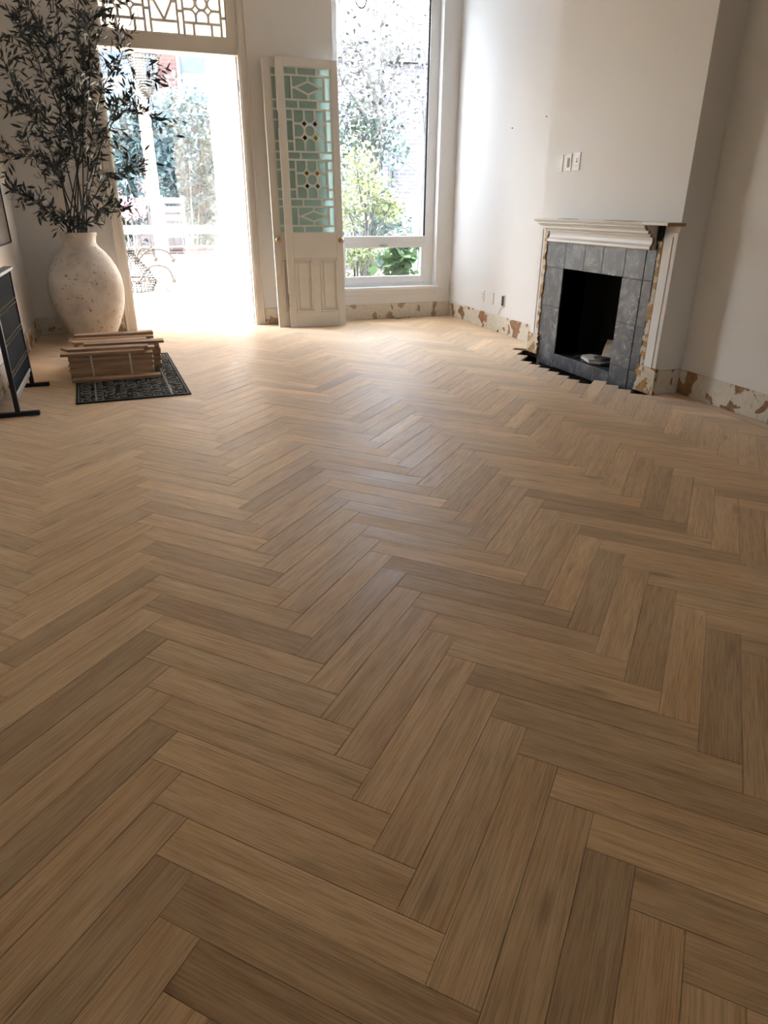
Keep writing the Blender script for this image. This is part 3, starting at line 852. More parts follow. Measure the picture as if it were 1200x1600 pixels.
for y in (8.9, 9.9, 10.93, 11.94): MB().box(SUN_XL - .12, SUN_XL - .04, y, y + .06, .45, 3.3).build('post', 'white_frame', w6)
for y in (8.96, 9.96, 10.99): MB().box(SUN_XL - .085, SUN_XL - .08, y, y + .95, .45, 3.3).build('pane', 'clear_glass', w6)

# sky portals: they emit nothing, they only guide the sky's light into the rooms
def portal(name, loc, rot, sx, sy):
    d = bpy.data.lights.new(name, 'AREA'); d.shape = 'RECTANGLE'; d.size = sx; d.size_y = sy
    d.cycles.is_portal = True
    o = bpy.data.objects.new(name, d); COL.objects.link(o); o.location = loc; o.rotation_euler = rot
portal('window_portal', ((WX0 + WX1) / 2, FY + .12, (WZ0 + WZ1) / 2), (math.radians(-90), 0, 0), WX1 - WX0, WZ1 - WZ0)
portal('skylight_portal', ((SK[0] + SK[1]) / 2, (SK[2] + SK[3]) / 2, CEIL + .16), (0, 0, 0), SK[1] - SK[0], SK[3] - SK[2])
portal('garden_window_portal', ((SWX0 + SWX1) / 2, SUN_Y + .2, (SWZ0 + SWZ1) / 2), (math.radians(-90), 0, 0), SWX1 - SWX0, SWZ1 - SWZ0)
for a, b in OB: portal('fill_window_portal', ((a + b) / 2, YB - .2, (OZ0 + OZ1) / 2), (math.radians(90), 0, 0), b - a, OZ1 - OZ0)
portal('side_window_portal', (SUN_XL - .14, 10.45, 1.9), (0, math.radians(-90), 0), 2.9, 3.1)


# ------------------------------------------------------------------ fireplace
fp = thing('fireplace', (BX, (FY0 + FY1) / 2, 0), 'old fireplace with grey marble tiles and a broken cream mantel shelf', 'fireplace')
TX = BX - .012
def tile(y0, y1, z0, z1, x=TX, t=.012, nm='tile', mat='grey_marble'):
    g = .0012
    return MB().box(x, x + t, y0 + g, y1 - g, z0 + g, z1 - g, .0015).build(nm, mat, fp)
ty = [5.395, 5.16, 4.89, 4.65, 4.385, 4.165]
for a, b in zip(ty, ty[1:]): tile(b, a, .765, 1.03)
for a, b in ((.765, .445), (.445, .125), (.125, -.12)):
    tile(FY1, 5.395, max(b, -.07), a); tile(4.165, FY0, max(b, -.07), a)
for a, b in ((1.03, .765), (.765, .445), (.445, .125), (.125, -.12)):          # set-back outer strips
    tile(5.395, 5.455, b, a, BX - .006, .006); tile(4.065, 4.165, b, a, BX - .008, .008)
for a, b in ((FY1, 4.83), (4.83, 4.61), (4.61, FY0)): tile(b, a, -.062, .055)      # low front of the firebox
fb = MB()
x1 = XR + .24
fb.box(BX, x1, FY0 - .02, FY0, -.02, FZ1 + .01); fb.box(BX, x1, FY1, FY1 + .02, -.02, FZ1 + .01)
fb.box(x1, x1 + .02, FY0 - .02, FY1 + .02, -.02, FZ1 + .03); fb.box(BX, x1, FY0, FY1, FZ1, FZ1 + .02); fb.box(BX, x1, FY0, FY1, .0, .045)
fb.build('firebox', 'soot_and_shade', fp)
# rough plaster edges where the old surround was torn off
rj = random.Random(5)
def ragged(y_in, y_out, z0, z1, x, n=26, amp=.016):
    ins = [(y_in + rj.uniform(-amp, amp), z0 + (z1 - z0) * k / n) for k in range(n + 1)]
    poly = ins + [(y_out, z1), (y_out, z0)]
    return MB().prism(poly, 'x', x, BX + .001)
ragged(5.452, 5.492, .17, 1.08, BX - .016).build('plaster_edge', 'peeled_plaster', fp)
ragged(4.052, 4.012, .17, 1.05, BX - .014).build('plaster_edge', 'peeled_plaster', fp)
def pilaster(y0, y1, label):
    o = MB().box(BX - .012, BX, y0, y1, .17, 1.09, .003)
    m = y0 + (y1 - y0) * .3
    o.box(BX - .018, BX - .01, m, m + .012, .17, 1.06, .002)
    o.build('pilaster', 'wall_paint', fp)
pilaster(5.49, BY1 + .004, ''); pilaster(BY0 - .004, 4.012, '')
ragged(5.44, BY1 + .010, 0, .175, BX - .024, 8, .012).build('plinth_block', 'peeled_plaster', fp)
ragged(4.062, BY0 - .022, 0, .185, BX - .026, 8, .016).build('plinth_block', 'peeled_plaster', fp)
# mantel: moulded front with a return at the far end, broken off at the near end
prof = [(0, 1.150), (-.150, 1.150), (-.154, 1.142), (-.150, 1.130), (-.128, 1.127), (-.130, 1.116), (-.118, 1.104), (-.116, 1.097), (-.092, 1.094),
        (-.094, 1.080), (-.090, 1.074), (-.068, 1.071), (-.072, 1.060), (-.070, 1.054), (-.050, 1.050), (-.046, 1.028), (-.050, 1.006), (-.062, .990), (-.064, .978), (-.058, .970), (0, .970)]
def mould(prof, y_near, y_far):
    """profile (x offset from the breast, z); mitred at the far end, square cut at the near end"""
    n = len(prof); vs = []
    for x, z in prof: vs.append((BX + x, y_near, z))
    for x, z in prof: vs.append((BX + x, y_far + (-x), z))
    for x, z in prof: vs.append((BX, y_far + (-x), z))
    fs = [tuple(range(n))]
    for k in (0, 1):
        fs += [(k * n + i, k * n + i + 1, (k + 1) * n + i + 1, (k + 1) * n + i) for i in range(n - 1)]
    bm = bmesh.new(); bv = [bm.verts.new(v) for v in vs]
    for f in fs: bm.faces.new([bv[i] for i in f])
    bmesh.ops.recalc_face_normals(bm, faces=bm.faces[:])
    return MB().bm(bm)
mt = mould(prof, 4.085, 5.32).build('mantel', 'trim_paint', fp)
tp = [(0, 1.151), (-.152, 1.151), (-.156, 1.140), (-.140, 1.134), (0, 1.134)]
MB().prism([(BX - .152, 4.085), (BX - .150, 3.95), (BX - .146, 3.845), (BX - .02, 3.86), (BX, 3.87), (BX, 4.085)], 'z', 1.132, 1.1505).build('shelf_end', 'trim_paint', mt)
be = MB()
pts = [(BX + x * .98 + .001, z) for x, z in prof[1:-1]]
be.prism([(x, z) for x, z in pts] + [(x + .014, z) for x, z in pts[::-1]], 'y', 4.077, 4.086)
be.build('broken_edge', 'raw_wood_edge', mt)
MB().box(BX - .146, BX - .0, 3.84, 3.852, 1.128, 1.147).build('broken_edge', 'raw_wood_edge', mt)
MB().box(BX - .10, BX - .012, 5.02, 5.2, 1.1498, 1.1525).build('chipped_edge', 'raw_wood_edge', mt)
MB().box(BX - .13, BX - .06, 4.25, 4.55, 1.1498, 1.1518).build('chipped_edge', 'raw_wood_edge', mt)
MB().box(BX - .016, BX - .008, 4.02, 4.078, 1.03, 1.13).build('gap_shade', 'soot_and_shade', mt)  # flat dark plate, paints the shade of the gap beside the broken mantel

# rubble in the firebox
rk = random.Random(21)
def slab(cx, cy, z, lx, ly, t, rz, tilt, label, mat, name='broken_tile'):
    n = 7; poly = []
    for k in range(n):
        a = 2 * PI * k / n; q = rk.uniform(.72, 1.0)
        poly.append((lx / 2 * q * max(-1, min(1, 1.25 * math.cos(a))), ly / 2 * q * max(-1, min(1, 1.25 * math.sin(a)))))
    o = MB().prism(poly, 'z', 0, t).build(name, mat)
    o.location = (cx, cy, z); o.rotation_euler = (tilt[0], tilt[1], rz)
    return tag(o, label, 'tile fragment', 'broken tiles in the firebox')
fz0 = .0455
slab(BX + .15, 4.74, fz0, .27, .36, .014, .3, (0, 0), 'lowest dark tile fragment lying flat in the firebox', 'grey_marble')
slab(BX + .14, 4.75, fz0 + .0145, .25, .32, .014, -.2, (0, 0), 'grey broken tile in the middle of the firebox stack', 'tile_back')
slab(BX + .12, 4.78, fz0 + .029, .22, .28, .014, .1, (0, 0), 'pale broken tile on top of the firebox stack', 'tile_back')
slab(BX + .15, 4.70, fz0 + .0435, .12, .16, .012, .5, (0, 0), 'small dark tile chip on the pale broken tile', 'grey_marble')
slab(BX + .345, 4.83, fz0 + .075, .20, .24, .012, .2, (0, -.9), 'grey tile fragment leaning up behind the firebox stack', 'tile_back')
slab(BX + .13, 4.98, fz0 + .001, .12, .12, .010, .8, (0, 0), 'small dark tile chip lying apart on the firebox floor', 'grey_marble')

# ------------------------------------------------------------------ wall plates
def plate(name, origin, face, label, cat, group, w=.072, h=.114, kind='blank'):
    """origin: centre on the wall; face: wall normal is -x"""
    x, y, z = origin
    t = thing(name, (x, y, z - h / 2), label, cat, group)
    MB().box(x - .006, x, y - w / 2, y + w / 2, z - h / 2, z + h / 2, .002).build('cover_plate', 'plate_plastic', t)
    if kind == 'blank':
        for dz in (-.04, .04): MB().ball((x - .0065, y, z + dz), .003, 8, 4).build('screw', 'steel', t)
    if kind == 'rocker':
        MB().box(x - .010, x - .005, y - .017, y + .017, z - .034, z + .034, .002).build('rocker', 'rocker_dark', t)
    if kind == 'dimmer':
        MB().box(x - .008, x - .005, y - .02, y + .02, z - .04, z + .04, .001).build('insert', 'plate_plastic', t)
        for dz, r in ((.018, .004), (.0, .006), (-.03, .003)): MB().ball((x - .010, y, z + dz), r, 8, 5).build('button', 'rocker_dark', t)
    if kind == 'socket':
        for dz in (-.02, .02):
            s = MB().box(x - .009, x - .005, y - .017, y + .017, z + dz - .015, z + dz + .015, .002).build('receptacle', 'plate_plastic', t)
            for dy in (-.006, .006): MB().box(x - .0094, x - .0088, y + dy - .001, y + dy + .001, z + dz - .005, z + dz + .005).build('slot', 'socket_black', s)
    if kind == 'black':
        MB().box(x - .010, x - .005, y - .022, y + .022, z - .05, z + .05, .002).build('module', 'socket_black', t)
    return t
plate('switch_plate', (BX, 5.388, 1.563), -1, 'blank ivory cover plate above the mantel, first of three', 'wall plate', 'plates above the mantel', .078, .128)
plate('light_switch', (BX, 5.268, 1.565), -1, 'ivory wall switch with a dark rocker above the mantel', 'light switch', 'plates above the mantel', .078, .128, 'rocker')
plate('dimmer_switch', (BX, 5.150, 1.568), -1, 'ivory wall control with small knobs above the mantel', 'light switch', 'plates above the mantel', .078, .128, 'dimmer')
plate('wall_outlet', (XR, 7.02, .328), -1, 'white electric outlet above the baseboard nearest the garden window', 'outlet', 'outlets above the baseboard', .08, .125, 'socket')
plate('blank_plate', (XR, 6.80, .328), -1, 'plain white cover plate beside the black outlet', 'outlet', 'outlets above the baseboard', .076, .12)
plate('black_outlet', (XR, 6.55, .330), -1, 'white plate with a black socket near the fireplace', 'outlet', 'outlets above the baseboard', .08, .125, 'black')
cable = MB().tube([(XR - .004, 6.56, .275), (XR - .006, 6.60, .24), (XR - .006, 6.62, .20), (XR - .010, 6.63, .173)], .003, 6).build('cable', 'plate_plastic')
tag(cable, 'thin white cable running from the black socket to the baseboard', 'cable')
cl = [(XR - .012, D - .03 - .02 * math.cos(t) , .31 + .075 * math.sin(t)) for t in [2 * PI * k / 20 for k in range(20)]]
tag(MB().tube(cl, .006, 6, closed=True).build('cable_loop', 'plate_plastic'), 'white cable loop hanging in the corner by the window', 'cable')
for y, z, lb in ((6.62, 1.93, 'tiny nail in the white wall, nearer the garden window'), (6.02, 1.97, 'tiny nail in the white wall, nearer the chimney breast')):
    tag(MB().box(XR - .012, XR, y - .004, y + .004, z - .004, z + .004, .001).build('nail', 'dark_iron'), lb, 'nail')

# ------------------------------------------------------------------ glazed doors leaning on the wall
DW, DH, DT = .632, 2.565, .04
def make_door(name, x, y, label):
    t = thing(name, (x, y, 0), label, 'door', 'glazed doors taken off their hinges')
    SW = .075; gz0, gz1 = .972, DH - .075
    o = MB()
    o.box(x, x + SW, y, y + DT, 0, DH, .002); o.box(x + DW - SW, x + DW, y, y + DT, 0, DH, .002)
    o.box(x + SW, x + DW - SW, y, y + DT, gz1, DH, .002); o.box(x + SW, x + DW - SW, y, y + DT, .72, gz0, .002)
    o.box(x + SW, x + DW - SW, y, y + DT, 0, .155, .002)
    mx = x + DW / 2
    o.box(mx - .04, mx + .04, y, y + DT, .155, .72, .002)
    o.build('door_frame', 'door_paint', t)
    for a, b in ((x + SW, mx - .04), (mx + .04, x + DW - SW)):
        p = MB().box(a, b, y + .016, y + DT - .012, .155, .72)
        p.box(a + .045, b - .045, y + .008, y + .017, .20, .675, .006)
        pan = p.build('raised_panel', 'door_paint', t)
        m = MB(); q = .024
        for z0, z1 in ((.155, .155 + q), (.72 - q, .72)): m.box(a, b, y - .006, y + .018, z0, z1, .006)
        for x0, x1 in ((a, a + q), (b - q, b)): m.box(x0, x1, y - .006, y + .018, .155 + q, .72 - q, .006)
        m.build('moulding', 'door_paint', pan)
    w, h = DW - 2 * SW, gz1 - gz0; b = .018
    rows = [0, .046, .168, .217, .459, .508, .760, .813, .952, 1.0]
    z = [h * r for r in rows]
    cells = []
    xa, xb = w * .16, w * .86
    def sides(z0, z1, cuts):
        for x0, x1 in ((0, xa), (xb, w)):
            e = [z0] + [z0 + (z1 - z0) * c for c in cuts] + [z1]
            for k in range(len(e) - 1): cells.append((rr(x0 + b / 2, e[k] + b / 2, x1 - b / 2, e[k + 1] - b / 2), 'pane'))
    for k in range(9):
        if k % 2 == 0: cells.extend(row3(0, z[k], w, z[k + 1], b))
        elif k in (1, 7): cells.extend(cells_rhomb(xa, z[k], xb, z[k + 1], b)); sides(z[k], z[k + 1], ())
        else: cells.extend(cells_block(xa, z[k], xb, z[k + 1], b)); sides(z[k], z[k + 1], (.25, .75))
    fretwork(t, (0, 0, w, h), cells, .006, .03, (x + SW, y, gz0), 'door_paint', 'aqua_glass',
             ['glass_blue', 'glass_yellow', 'glass_mauve', 'glass_orange', 'glass_navy', 'glass_amber', 'glass_yellow', 'glass_blue'], .014)
    return t, x, y
def add_knob(t, kx, y, kz, plate_=False):
    k = MB()
    kn = MB(); prof = [(.001, -.062), (.02, -.058), (.029, -.045), (.026, -.033), (.012, -.026), (.011, -.006), (.001, -.005)]
    vs = []
    bm = bmesh.new()
    seg = 16; rows = []
    for r, d in prof: rows.append([bm.verts.new((kx + r * math.cos(2 * PI * i / seg), y + d, kz + r * math.sin(2 * PI * i / seg))) for i in range(seg)])
    for a, b_ in zip(rows, rows[1:]):
        for i in range(seg): bm.faces.new((a[i], a[(i + 1) % seg], b_[(i + 1) % seg], b_[i]))
    bmesh.ops.recalc_face_normals(bm, faces=bm.faces[:])
    kn.bm(bm, smooth=True); ko = kn.build('knob', 'old_brass', t); ko['label'] = 'worn brass door knob'
    rs = MB().prism([(kx + .024 * math.cos(2 * PI * i / 14), kz + .024 * math.sin(2 * PI * i / 14)) for i in range(14)], 'y', y - .007, y + .001)
    rs.build('rosette', 'brass', ko)
    if plate_: MB().box(kx + .02, kx + .05, y - .012, y - .004, kz - .022, kz - .017).build('latch_pin', 'steel', ko)
d1, dx, dy = make_door('glazed_door', 1.617, 7.555, 'outer of two leaning white doors, full lattice of pale green panes in view')
add_knob(d1, dx + DW - .035, dy, .895)
MB().box(dx - .002, dx + .002, dy + .008, dy + .034, 1.95, 2.10).build('hinge_notch', 'dark_iron', d1)
MB().box(dx - .002, dx + .002, dy + .008, dy + .034, .22, .36).build('hinge_notch', 'dark_iron', d1)
d2, dx2, dy2 = make_door('glazed_door', 1.50, 7.615, 'inner leaning white door mostly hidden behind the other lattice door')
add_knob(d2, dx2 + .04, dy2, .90, True)
d1.rotation_euler = (math.radians(-3.6), 0, math.radians(-.6)); d2.rotation_euler = (math.radians(-3.6), 0, 0)

# ------------------------------------------------------------------ vase and olive branches
VX, VY = -.405, 7.50
VP = [(.0, .0), (.17, .0), (.19, .01), (.222, .06), (.256, .129), (.288, .204), (.314, .286), (.332, .367), (.342, .47), (.335, .567), (.318, .63), (.299, .685),
      (.262, .755), (.217, .816), (.178, .852), (.155, .880), (.149, .905), (.152, .935), (.160, .962), (.167, .978), (.166, .990), (.158, .993), (.148, .985),
      (.138, .955), (.132, .90), (.150, .85), (.20, .79), (.28, .66), (.30, .47), (.25, .2), (.0, .06)]
vs_ = MB().lathe([(max(r, 1e-4), z) for r, z in VP], VX, VY, 56, cap=False)
tag(vs_.build('vase', 'vase_plaster'), 'big weathered off-white plaster vase holding the olive branches', 'vase')
def leaf_geo(mb, p, d, nrm, L_, w_):
    d = d.normalized(); s = d.cross(nrm)
    if s.length < 1e-3: s = d.cross(Vector((1, .3, .2)))
    s.normalize(); n2 = s.cross(d)
    q = p + d * L_ * .35 + n2 * L_ * .04; q2 = p + d * L_ * .7 + n2 * L_ * .05
    vs = [p, q - s * w_ / 2, q + s * w_ / 2, q2 - s * w_ * .42, q2 + s * w_ * .42, p + d * L_]
    mb.add(vs, [(0, 1, 2), (1, 3, 4, 2), (3, 5, 4)], False)
ro = random.Random(3)
def bez(pts, n):
    """smooth polyline through control points"""
    out = []
    P = [pts[0]] + pts + [pts[-1]]
    for k in range(1, len(P) - 2):
        for j in range(n):
            t = j / n; a, b, c, d = P[k - 1], P[k], P[k + 1], P[k + 2]
            out.append(.5 * ((2 * b) + (c - a) * t + (2 * a - 5 * b + 4 * c - d) * t * t + (3 * b - a - 3 * c + d) * t ** 3))
    out.append(pts[-1]); return out
# control points of each branch: photo position and depth in the room (they are 3-D curves rising out of the vase)
BR = [
    [((97, 280), 7.46), ((95, 100), 7.40), ((88, 10), 7.38), ((84, -50), 7.36)],
    [((110, 200), 7.50), ((98, 110), 7.52), ((70, 45), 7.52), ((40, 5), 7.50)],
    [((129, 190), 7.52), ((132, 120), 7.55), ((120, 40), 7.56), ((112, -45), 7.56)],
    [((148, 270), 7.46), ((170, 190), 7.36), ((205, 150), 7.28), ((240, 115), 7.22)],
    [((120, 250), 7.44), ((88, 160), 7.30), ((55, 90), 7.20), ((22, 30), 7.14)],
    [((95, 285), 7.40), ((70, 245), 7.24), ((40, 245), 7.10), ((8, 245), 7.02)],
    [((92, 270), 7.36), ((58, 195), 7.12), ((28, 140), 6.98), ((5, 95), 6.92)],
    [((130, 210), 7.54), ((146, 90), 7.58), ((165, 30), 7.60), ((180, -10), 7.60)],
    [((146, 310), 7.44), ((168, 278), 7.34), ((195, 268), 7.26), ((226, 256), 7.20)],
    [((100, 345), 7.44), ((75, 330), 7.34), ((45, 310), 7.22), ((14, 297), 7.14)],
    [((146, 345), 7.44), ((158, 325), 7.38), ((178, 328), 7.32), ((203, 328), 7.28)],
    [((126, 220), 7.48), ((122, 150), 7.44), ((138, 70), 7.40), ((150, 15), 7.36)],
    [((150, 250), 7.44), ((185, 180), 7.34), ((215, 175), 7.26), ((258, 186), 7.20)],
    [((104, 260), 7.42), ((78, 190), 7.32), ((45, 170), 7.22), ((8, 175), 7.10)],
    [((112, 200), 7.48), ((84, 100), 7.42), ((50, 50), 7.36), ((10, 60), 7.10)],
    [((140, 240), 7.48), ((160, 140), 7.46), ((185, 100), 7.44), ((198, 60), 7.44)],
]
BL = ['straight olive branch rising tallest against the bare wall beside the transom',
      'olive branch leaning from the vase towards the top of the picture wall',
      'upright olive branch in the middle of the vase, reaching past the transom rail',
      'thick leafy olive branch arching out in front of the doorway towards the crystal chandelier',
      'olive branch fanning up and away from the doorway, over the picture wall',
      'olive branch bending out level with the middle of the framed picture',
      'long olive branch reaching furthest towards the wall with the picture',
      'olive branch crossing the corner of the transom lattice',
      'low olive branch spreading in front of the garden room window post',
      'lowest olive branch drooping over the vase rim towards the framed picture',
      'short lowest olive sprig hanging over the vase rim towards the doorway',
      'upright olive branch next to the doorway casing, below the transom',
      'olive branch stretching furthest into the doorway over the green bushes',
      'olive branch curving flat towards the wall just above the framed picture',
      'olive branch bowing over at its tip near the picture wall',
      'olive branch climbing in front of the doorway casing to the transom rail']
for k, ctl in enumerate(BR):
    ang = 2 * PI * k / len(BR)
    base = Vector((VX + .05 * math.cos(ang), VY + .05 * math.sin(ang), .30))
    lip = Vector((VX + .085 * math.cos(ang), VY + .085 * math.sin(ang), .97))
    pts = [base, lip] + [at_y(p[0], p[1], y) for p, y in ctl]
    for q in pts:
        q.x = max(q.x, XL + .06)
    path = bez(pts, 7)
    t = thing('olive_branch', base, BL[k], 'branch', 'olive branches in the vase')
    n = len(path)
    st = MB().tube(path, [.0085 - .0068 * i / n for i in range(n)], 5)
    st.build('stem', 'stem_dark', t)
    lv = MB(); tw_ = MB()
    def leafy(pl, i0, step):
        for i in range(i0, len(pl) - 1):
            a, b_ = pl[i], pl[i + 1]; seg = (b_ - a); m = max(1, int(seg.length / step))
            for j in range(m):
                p = a + seg * ((j + ro.random() * .5) / m)
                rnd = Vector((ro.gauss(0, 1), ro.gauss(0, 1), ro.gauss(0, 1))); side = rnd - seg * (rnd.dot(seg) / max(1e-9, seg.length_squared))
                if side.length < 1e-4: continue
                d = seg.normalized() * ro.uniform(.3, 1.0) + side.normalized() * ro.uniform(.5, 1.0)
                L_ = ro.uniform(.050, .098)
                q = p + d.normalized() * L_
                if q.x < XL + .02 or q.y > D - .06: continue
                leaf_geo(lv, p, d, Vector((ro.gauss(0, 1), ro.gauss(0, 1), ro.gauss(0, 1))), L_, L_ * ro.uniform(.20, .28))
    start = max(9, int(n * .38))
    if k in (9, 10): start = 8
    leafy(path, start, .036)
    for i in range(start, n - 1, 1):
        for _ in range(2 if ro.random() < .45 else 1):
            rnd = Vector((ro.gauss(0, 1), ro.gauss(0, .7), ro.gauss(.25, .8))).normalized()
            tdir = (path[min(i + 1, n - 1)] - path[i]).normalized()
            d = (tdir * .6 + rnd).normalized(); L_ = ro.uniform(.10, .25) * (1.0 if k not in (9, 10) else .6)
            e1 = path[i] + d * L_ * .5 + Vector((0, 0, .01)); e2 = path[i] + d * L_ + Vector((0, 0, -.02 * ro.random()))
            if e2.x < XL + .05 or e2.y > D - .12: continue
            tp_ = bez([path[i], e1, e2], 3)
            tw_.tube(tp_, [.0022, .002, .0018, .0016, .0014, .0012, .001][:len(tp_)], 4)
            leafy(tp_, 1, .028)
    if tw_.v: o = tw_.build('twigs', 'stem_dark', t); o['kind'] = 'stuff'
    o = lv.build('leaves', 'olive_leaf', t); o['kind'] = 'stuff'

# ------------------------------------------------------------------ rubber mat with bundles of oak planks
MA = math.radians(2.6)
mc = Vector((-.11, 5.70, 0)); mw, ml = .765, 1.58
mat_t = thing('door_mat', mc, 'black rubber scrollwork mat under the plank bundles', 'mat')
def mloc(x, y, z): return (mc.x + x, mc.y + y, z)
mb = MB()
hx, hy = mw / 2, ml / 2
for b in ((-hx, hx, -hy, -hy + .028), (-hx, hx, hy - .028, hy), (-hx, -hx + .028, -hy + .028, hy - .028), (hx - .028, hx, -hy + .028, hy - .028)):
    mb.box(mc.x + b[0], mc.x + b[1], mc.y + b[2], mc.y + b[3], .0005, .009, .002)
mb.build('border', 'rubber', mat_t)
MB().box(mc.x - hx + .01, mc.x + hx - .01, mc.y - hy + .01, mc.y + hy - .01, .0004, .0028).build('backing', 'rubber', mat_t)
for x in (-hx + .125, hx - .135): MB().box(mc.x + x, mc.x + x + .012, mc.y - hy + .028, mc.y + hy - .028, .002, .0095, .001).build('bar', 'rubber_worn', mat_t)
for x in (-hx + .016, hx - .020): MB().box(mc.x + x, mc.x + x + .005, mc.y - hy + .016, mc.y + hy - .016, .0088, .0098).build('bar', 'rubber_worn', mat_t)
for y in (-hy + .016, hy - .020): MB().box(mc.x - hx + .016, mc.x + hx - .016, mc.y + y, mc.y + y + .005, .0088, .0098).build('bar', 'rubber_worn', mat_t)
sw = MB(); rm = random.Random(9)
def flat_ring(cx, cy, r, w, z0, z1, a0=0, a1=2 * PI, n=12, sx=1.0, rot=0.0):
    vs = []; full = abs(a1 - a0 - 2 * PI) < 1e-6; m = n if full else n + 1
    for i in range(m):
        a = a0 + (a1 - a0) * i / n
        for q in (r - w, r):
            x, y = rot2(q * math.cos(a) * sx, q * math.sin(a), rot); vs.append((cx + x, cy + y, z1))
    fs = []
    for i in range(n):
        j = (i + 1) % m; fs.append((2 * i, 2 * i + 1, 2 * j + 1, 2 * j))
    k = len(vs); vs2 = [(x, y, z0) for x, y, z in vs]
    for i in range(n):
        j = (i + 1) % m; fs.append((2 * i + 1, 2 * i + 1 + k, 2 * j + 1 + k, 2 * j + 1)); fs.append((2 * j, 2 * j + k, 2 * i + k, 2 * i))
    sw.add(vs + vs2, fs)
nx, ny = 9, 19
for i in range(nx):
    for j in range(ny):
        x = -hx + .028 + (mw - .056) * (i + .5) / nx; y = -hy + .028 + (ml - .056) * (j + .5) / ny
        flat_ring(mc.x + x, mc.y + y, .046, .0085, .003, .0085, rm.uniform(0, 6), rm.uniform(0, 6) + 4.4, 9, .72, rm.choice((.5, -.5, 1.2, -1.0)))
        flat_ring(mc.x + x + .014, mc.y + y + .026, .025, .0075, .003, .0085, 0, 2 * PI, 7, .7, rm.uniform(0, 3))
so = sw.build('scrollwork', 'rubber_worn', mat_t); so['kind'] = 'stuff'
mat_t.rotation_euler.z = MA

PT = .0195
plank_me = {}
def loose_mesh(L_=.6096, cut=0.0):
    key = (round(L_, 3), cut)
    if key not in plank_me:
        mb = MB(); h = W / 2 - .0006
        if cut: mb.prism([(-L_ / 2 + cut, -h), (L_ / 2, -h), (L_ / 2, h), (-L_ / 2, h)], 'z', 0, PT)
        else: mb.box(-L_ / 2, L_ / 2, -h, h, 0, PT, .0012)
        me = bpy.data.meshes.new('oak_board'); me.from_pydata(mb.v, [], mb.f); me.materials.append(MATS['oak_loose']); me.update()
        plank_me[key] = me
    return plank_me[key]
rp = random.Random(17)
def bundle(x0, y0, layers, rows, label):
    t = thing('plank_bundle', (x0 + .3048, y0 + rows * W / 2, .0098), label, 'wood bundle', 'strapped bundles of oak planks')
    for q in range(layers):
        for r in range(rows):
            o = bpy.data.objects.new('board', loose_mesh()); COL.objects.link(o); o.parent = t
            o.location = (rp.uniform(-.006, .006), -rows * W / 2 + W * (r + .5) + rp.uniform(-.001, .001), q * PT)
            o.rotation_euler.z = PI if rp.random() < .5 else 0
    h = layers * PT; y1 = y0 + rows * W
    for fx in (.155, .435):
        s = MB(); x = x0 + fx; a = .0016; z0 = .0098
        s.box(x, x + .014, y0 - a, y0, z0, z0 + h); s.box(x, x + .014, y1, y1 + a, z0, z0 + h); s.box(x, x + .014, y0 - a, y1 + a, z0 + h, z0 + h + a)
        s.build('strap', 'strap', t)
    return t
b1 = bundle(-.520, 5.625, 9, 2, 'front strapped bundle of oak planks on the rubber mat')
b1.rotation_euler.z = math.radians(-.3)
b2 = bundle(-.452, 5.875, 10, 2, 'middle oak plank bundle jutting out past the front bundle')
b3 = bundle(-.505, 6.13, 10, 2, 'rear oak plank bundle closest to the vase')
def loose(x, y, z, rz, label, L_=.6096, cut=0.0):
    o = bpy.data.objects.new('loose_plank', loose_mesh(L_, cut)); COL.objects.link(o)
    o.location = (x, y, z); o.rotation_euler.z = rz
    return tag(o, label, 'plank', 'loose oak planks on the bundles')
zA = .0098 + 9 * PT + .0018; zB = .0098 + 10 * PT + .0018
loose(-.19, 5.562, .0098, .012, 'single oak plank lying on the mat in front of the bundles', .64)
loose(-.27, 5.672, zA, .02, 'lower loose oak plank at the front on top of the bundles', .60)
loose(-.205, 5.78, zA, -.01, 'loose oak plank behind the lower front one, resting on the front bundle', .64)
loose(-.255, 5.735, zA + PT, -.012, 'upper loose oak plank with a slanted end on the front bundle', .64, .06)
loose(-.11, 5.935, zB, .0, 'loose oak plank lying flat on the middle bundle')
loose(-.235, 6.05, zB, .015, 'loose oak plank with a splintered slanted end between the two rear bundles', .60, .05)
loose(-.205, 6.18, zB, -.01, 'loose oak plank on the rear bundle, under the topmost one', .66)
loose(-.19, 6.31, zB, .012, 'short-overlap loose oak plank at the far edge of the rear bundle', .62)
loose(-.185, 6.26, zB + PT, .012, 'topmost loose oak plank nearest the vase', .625)

# ------------------------------------------------------------------ black slatted screen by the left wall
scx = -.785
scr = thing('slatted_screen', (scx, 5.13, 0), 'black freestanding screen with rows of brass beads by the wall', 'screen')
ya, yb, zt = 4.725, 5.54, .82
for y in (ya, yb):
    MB().box(scx - .014, scx + .014, y - .016, y + .016, .024, zt, .002).build('upright', 'black_metal', scr)
    MB().box(scx - .155, scx + (.125 if y == ya else .115), y - .02, y + .02, 0, .026, .002).build('foot', 'black_metal', scr)
MB().box(scx - .03, scx + .03, ya - .02, yb + .02, zt, zt + .022, .003).build('top_rail', 'grey_metal', scr)
MB().box(scx - .012, scx + .012, ya + .016, yb - .016, .118, .14, .002).build('bottom_rail', 'pale_rail', scr)
MB().box(scx - .006, scx + .002, ya + .016, yb - .016, .085, .1, .001).build('bottom_rail', 'pale_rail', scr)
MB().box(scx - .009, scx - .003, ya + .016, yb - .016, .14, zt).build('back_panel', 'navy_slat', scr)
ns = 34
for k in range(ns):
    y = ya + .022 + (yb - ya - .056) * k / (ns - 1)
    MB().box(scx - .003, scx + .006, y, y + .012, .14, zt).build('slat', 'navy_slat', scr)
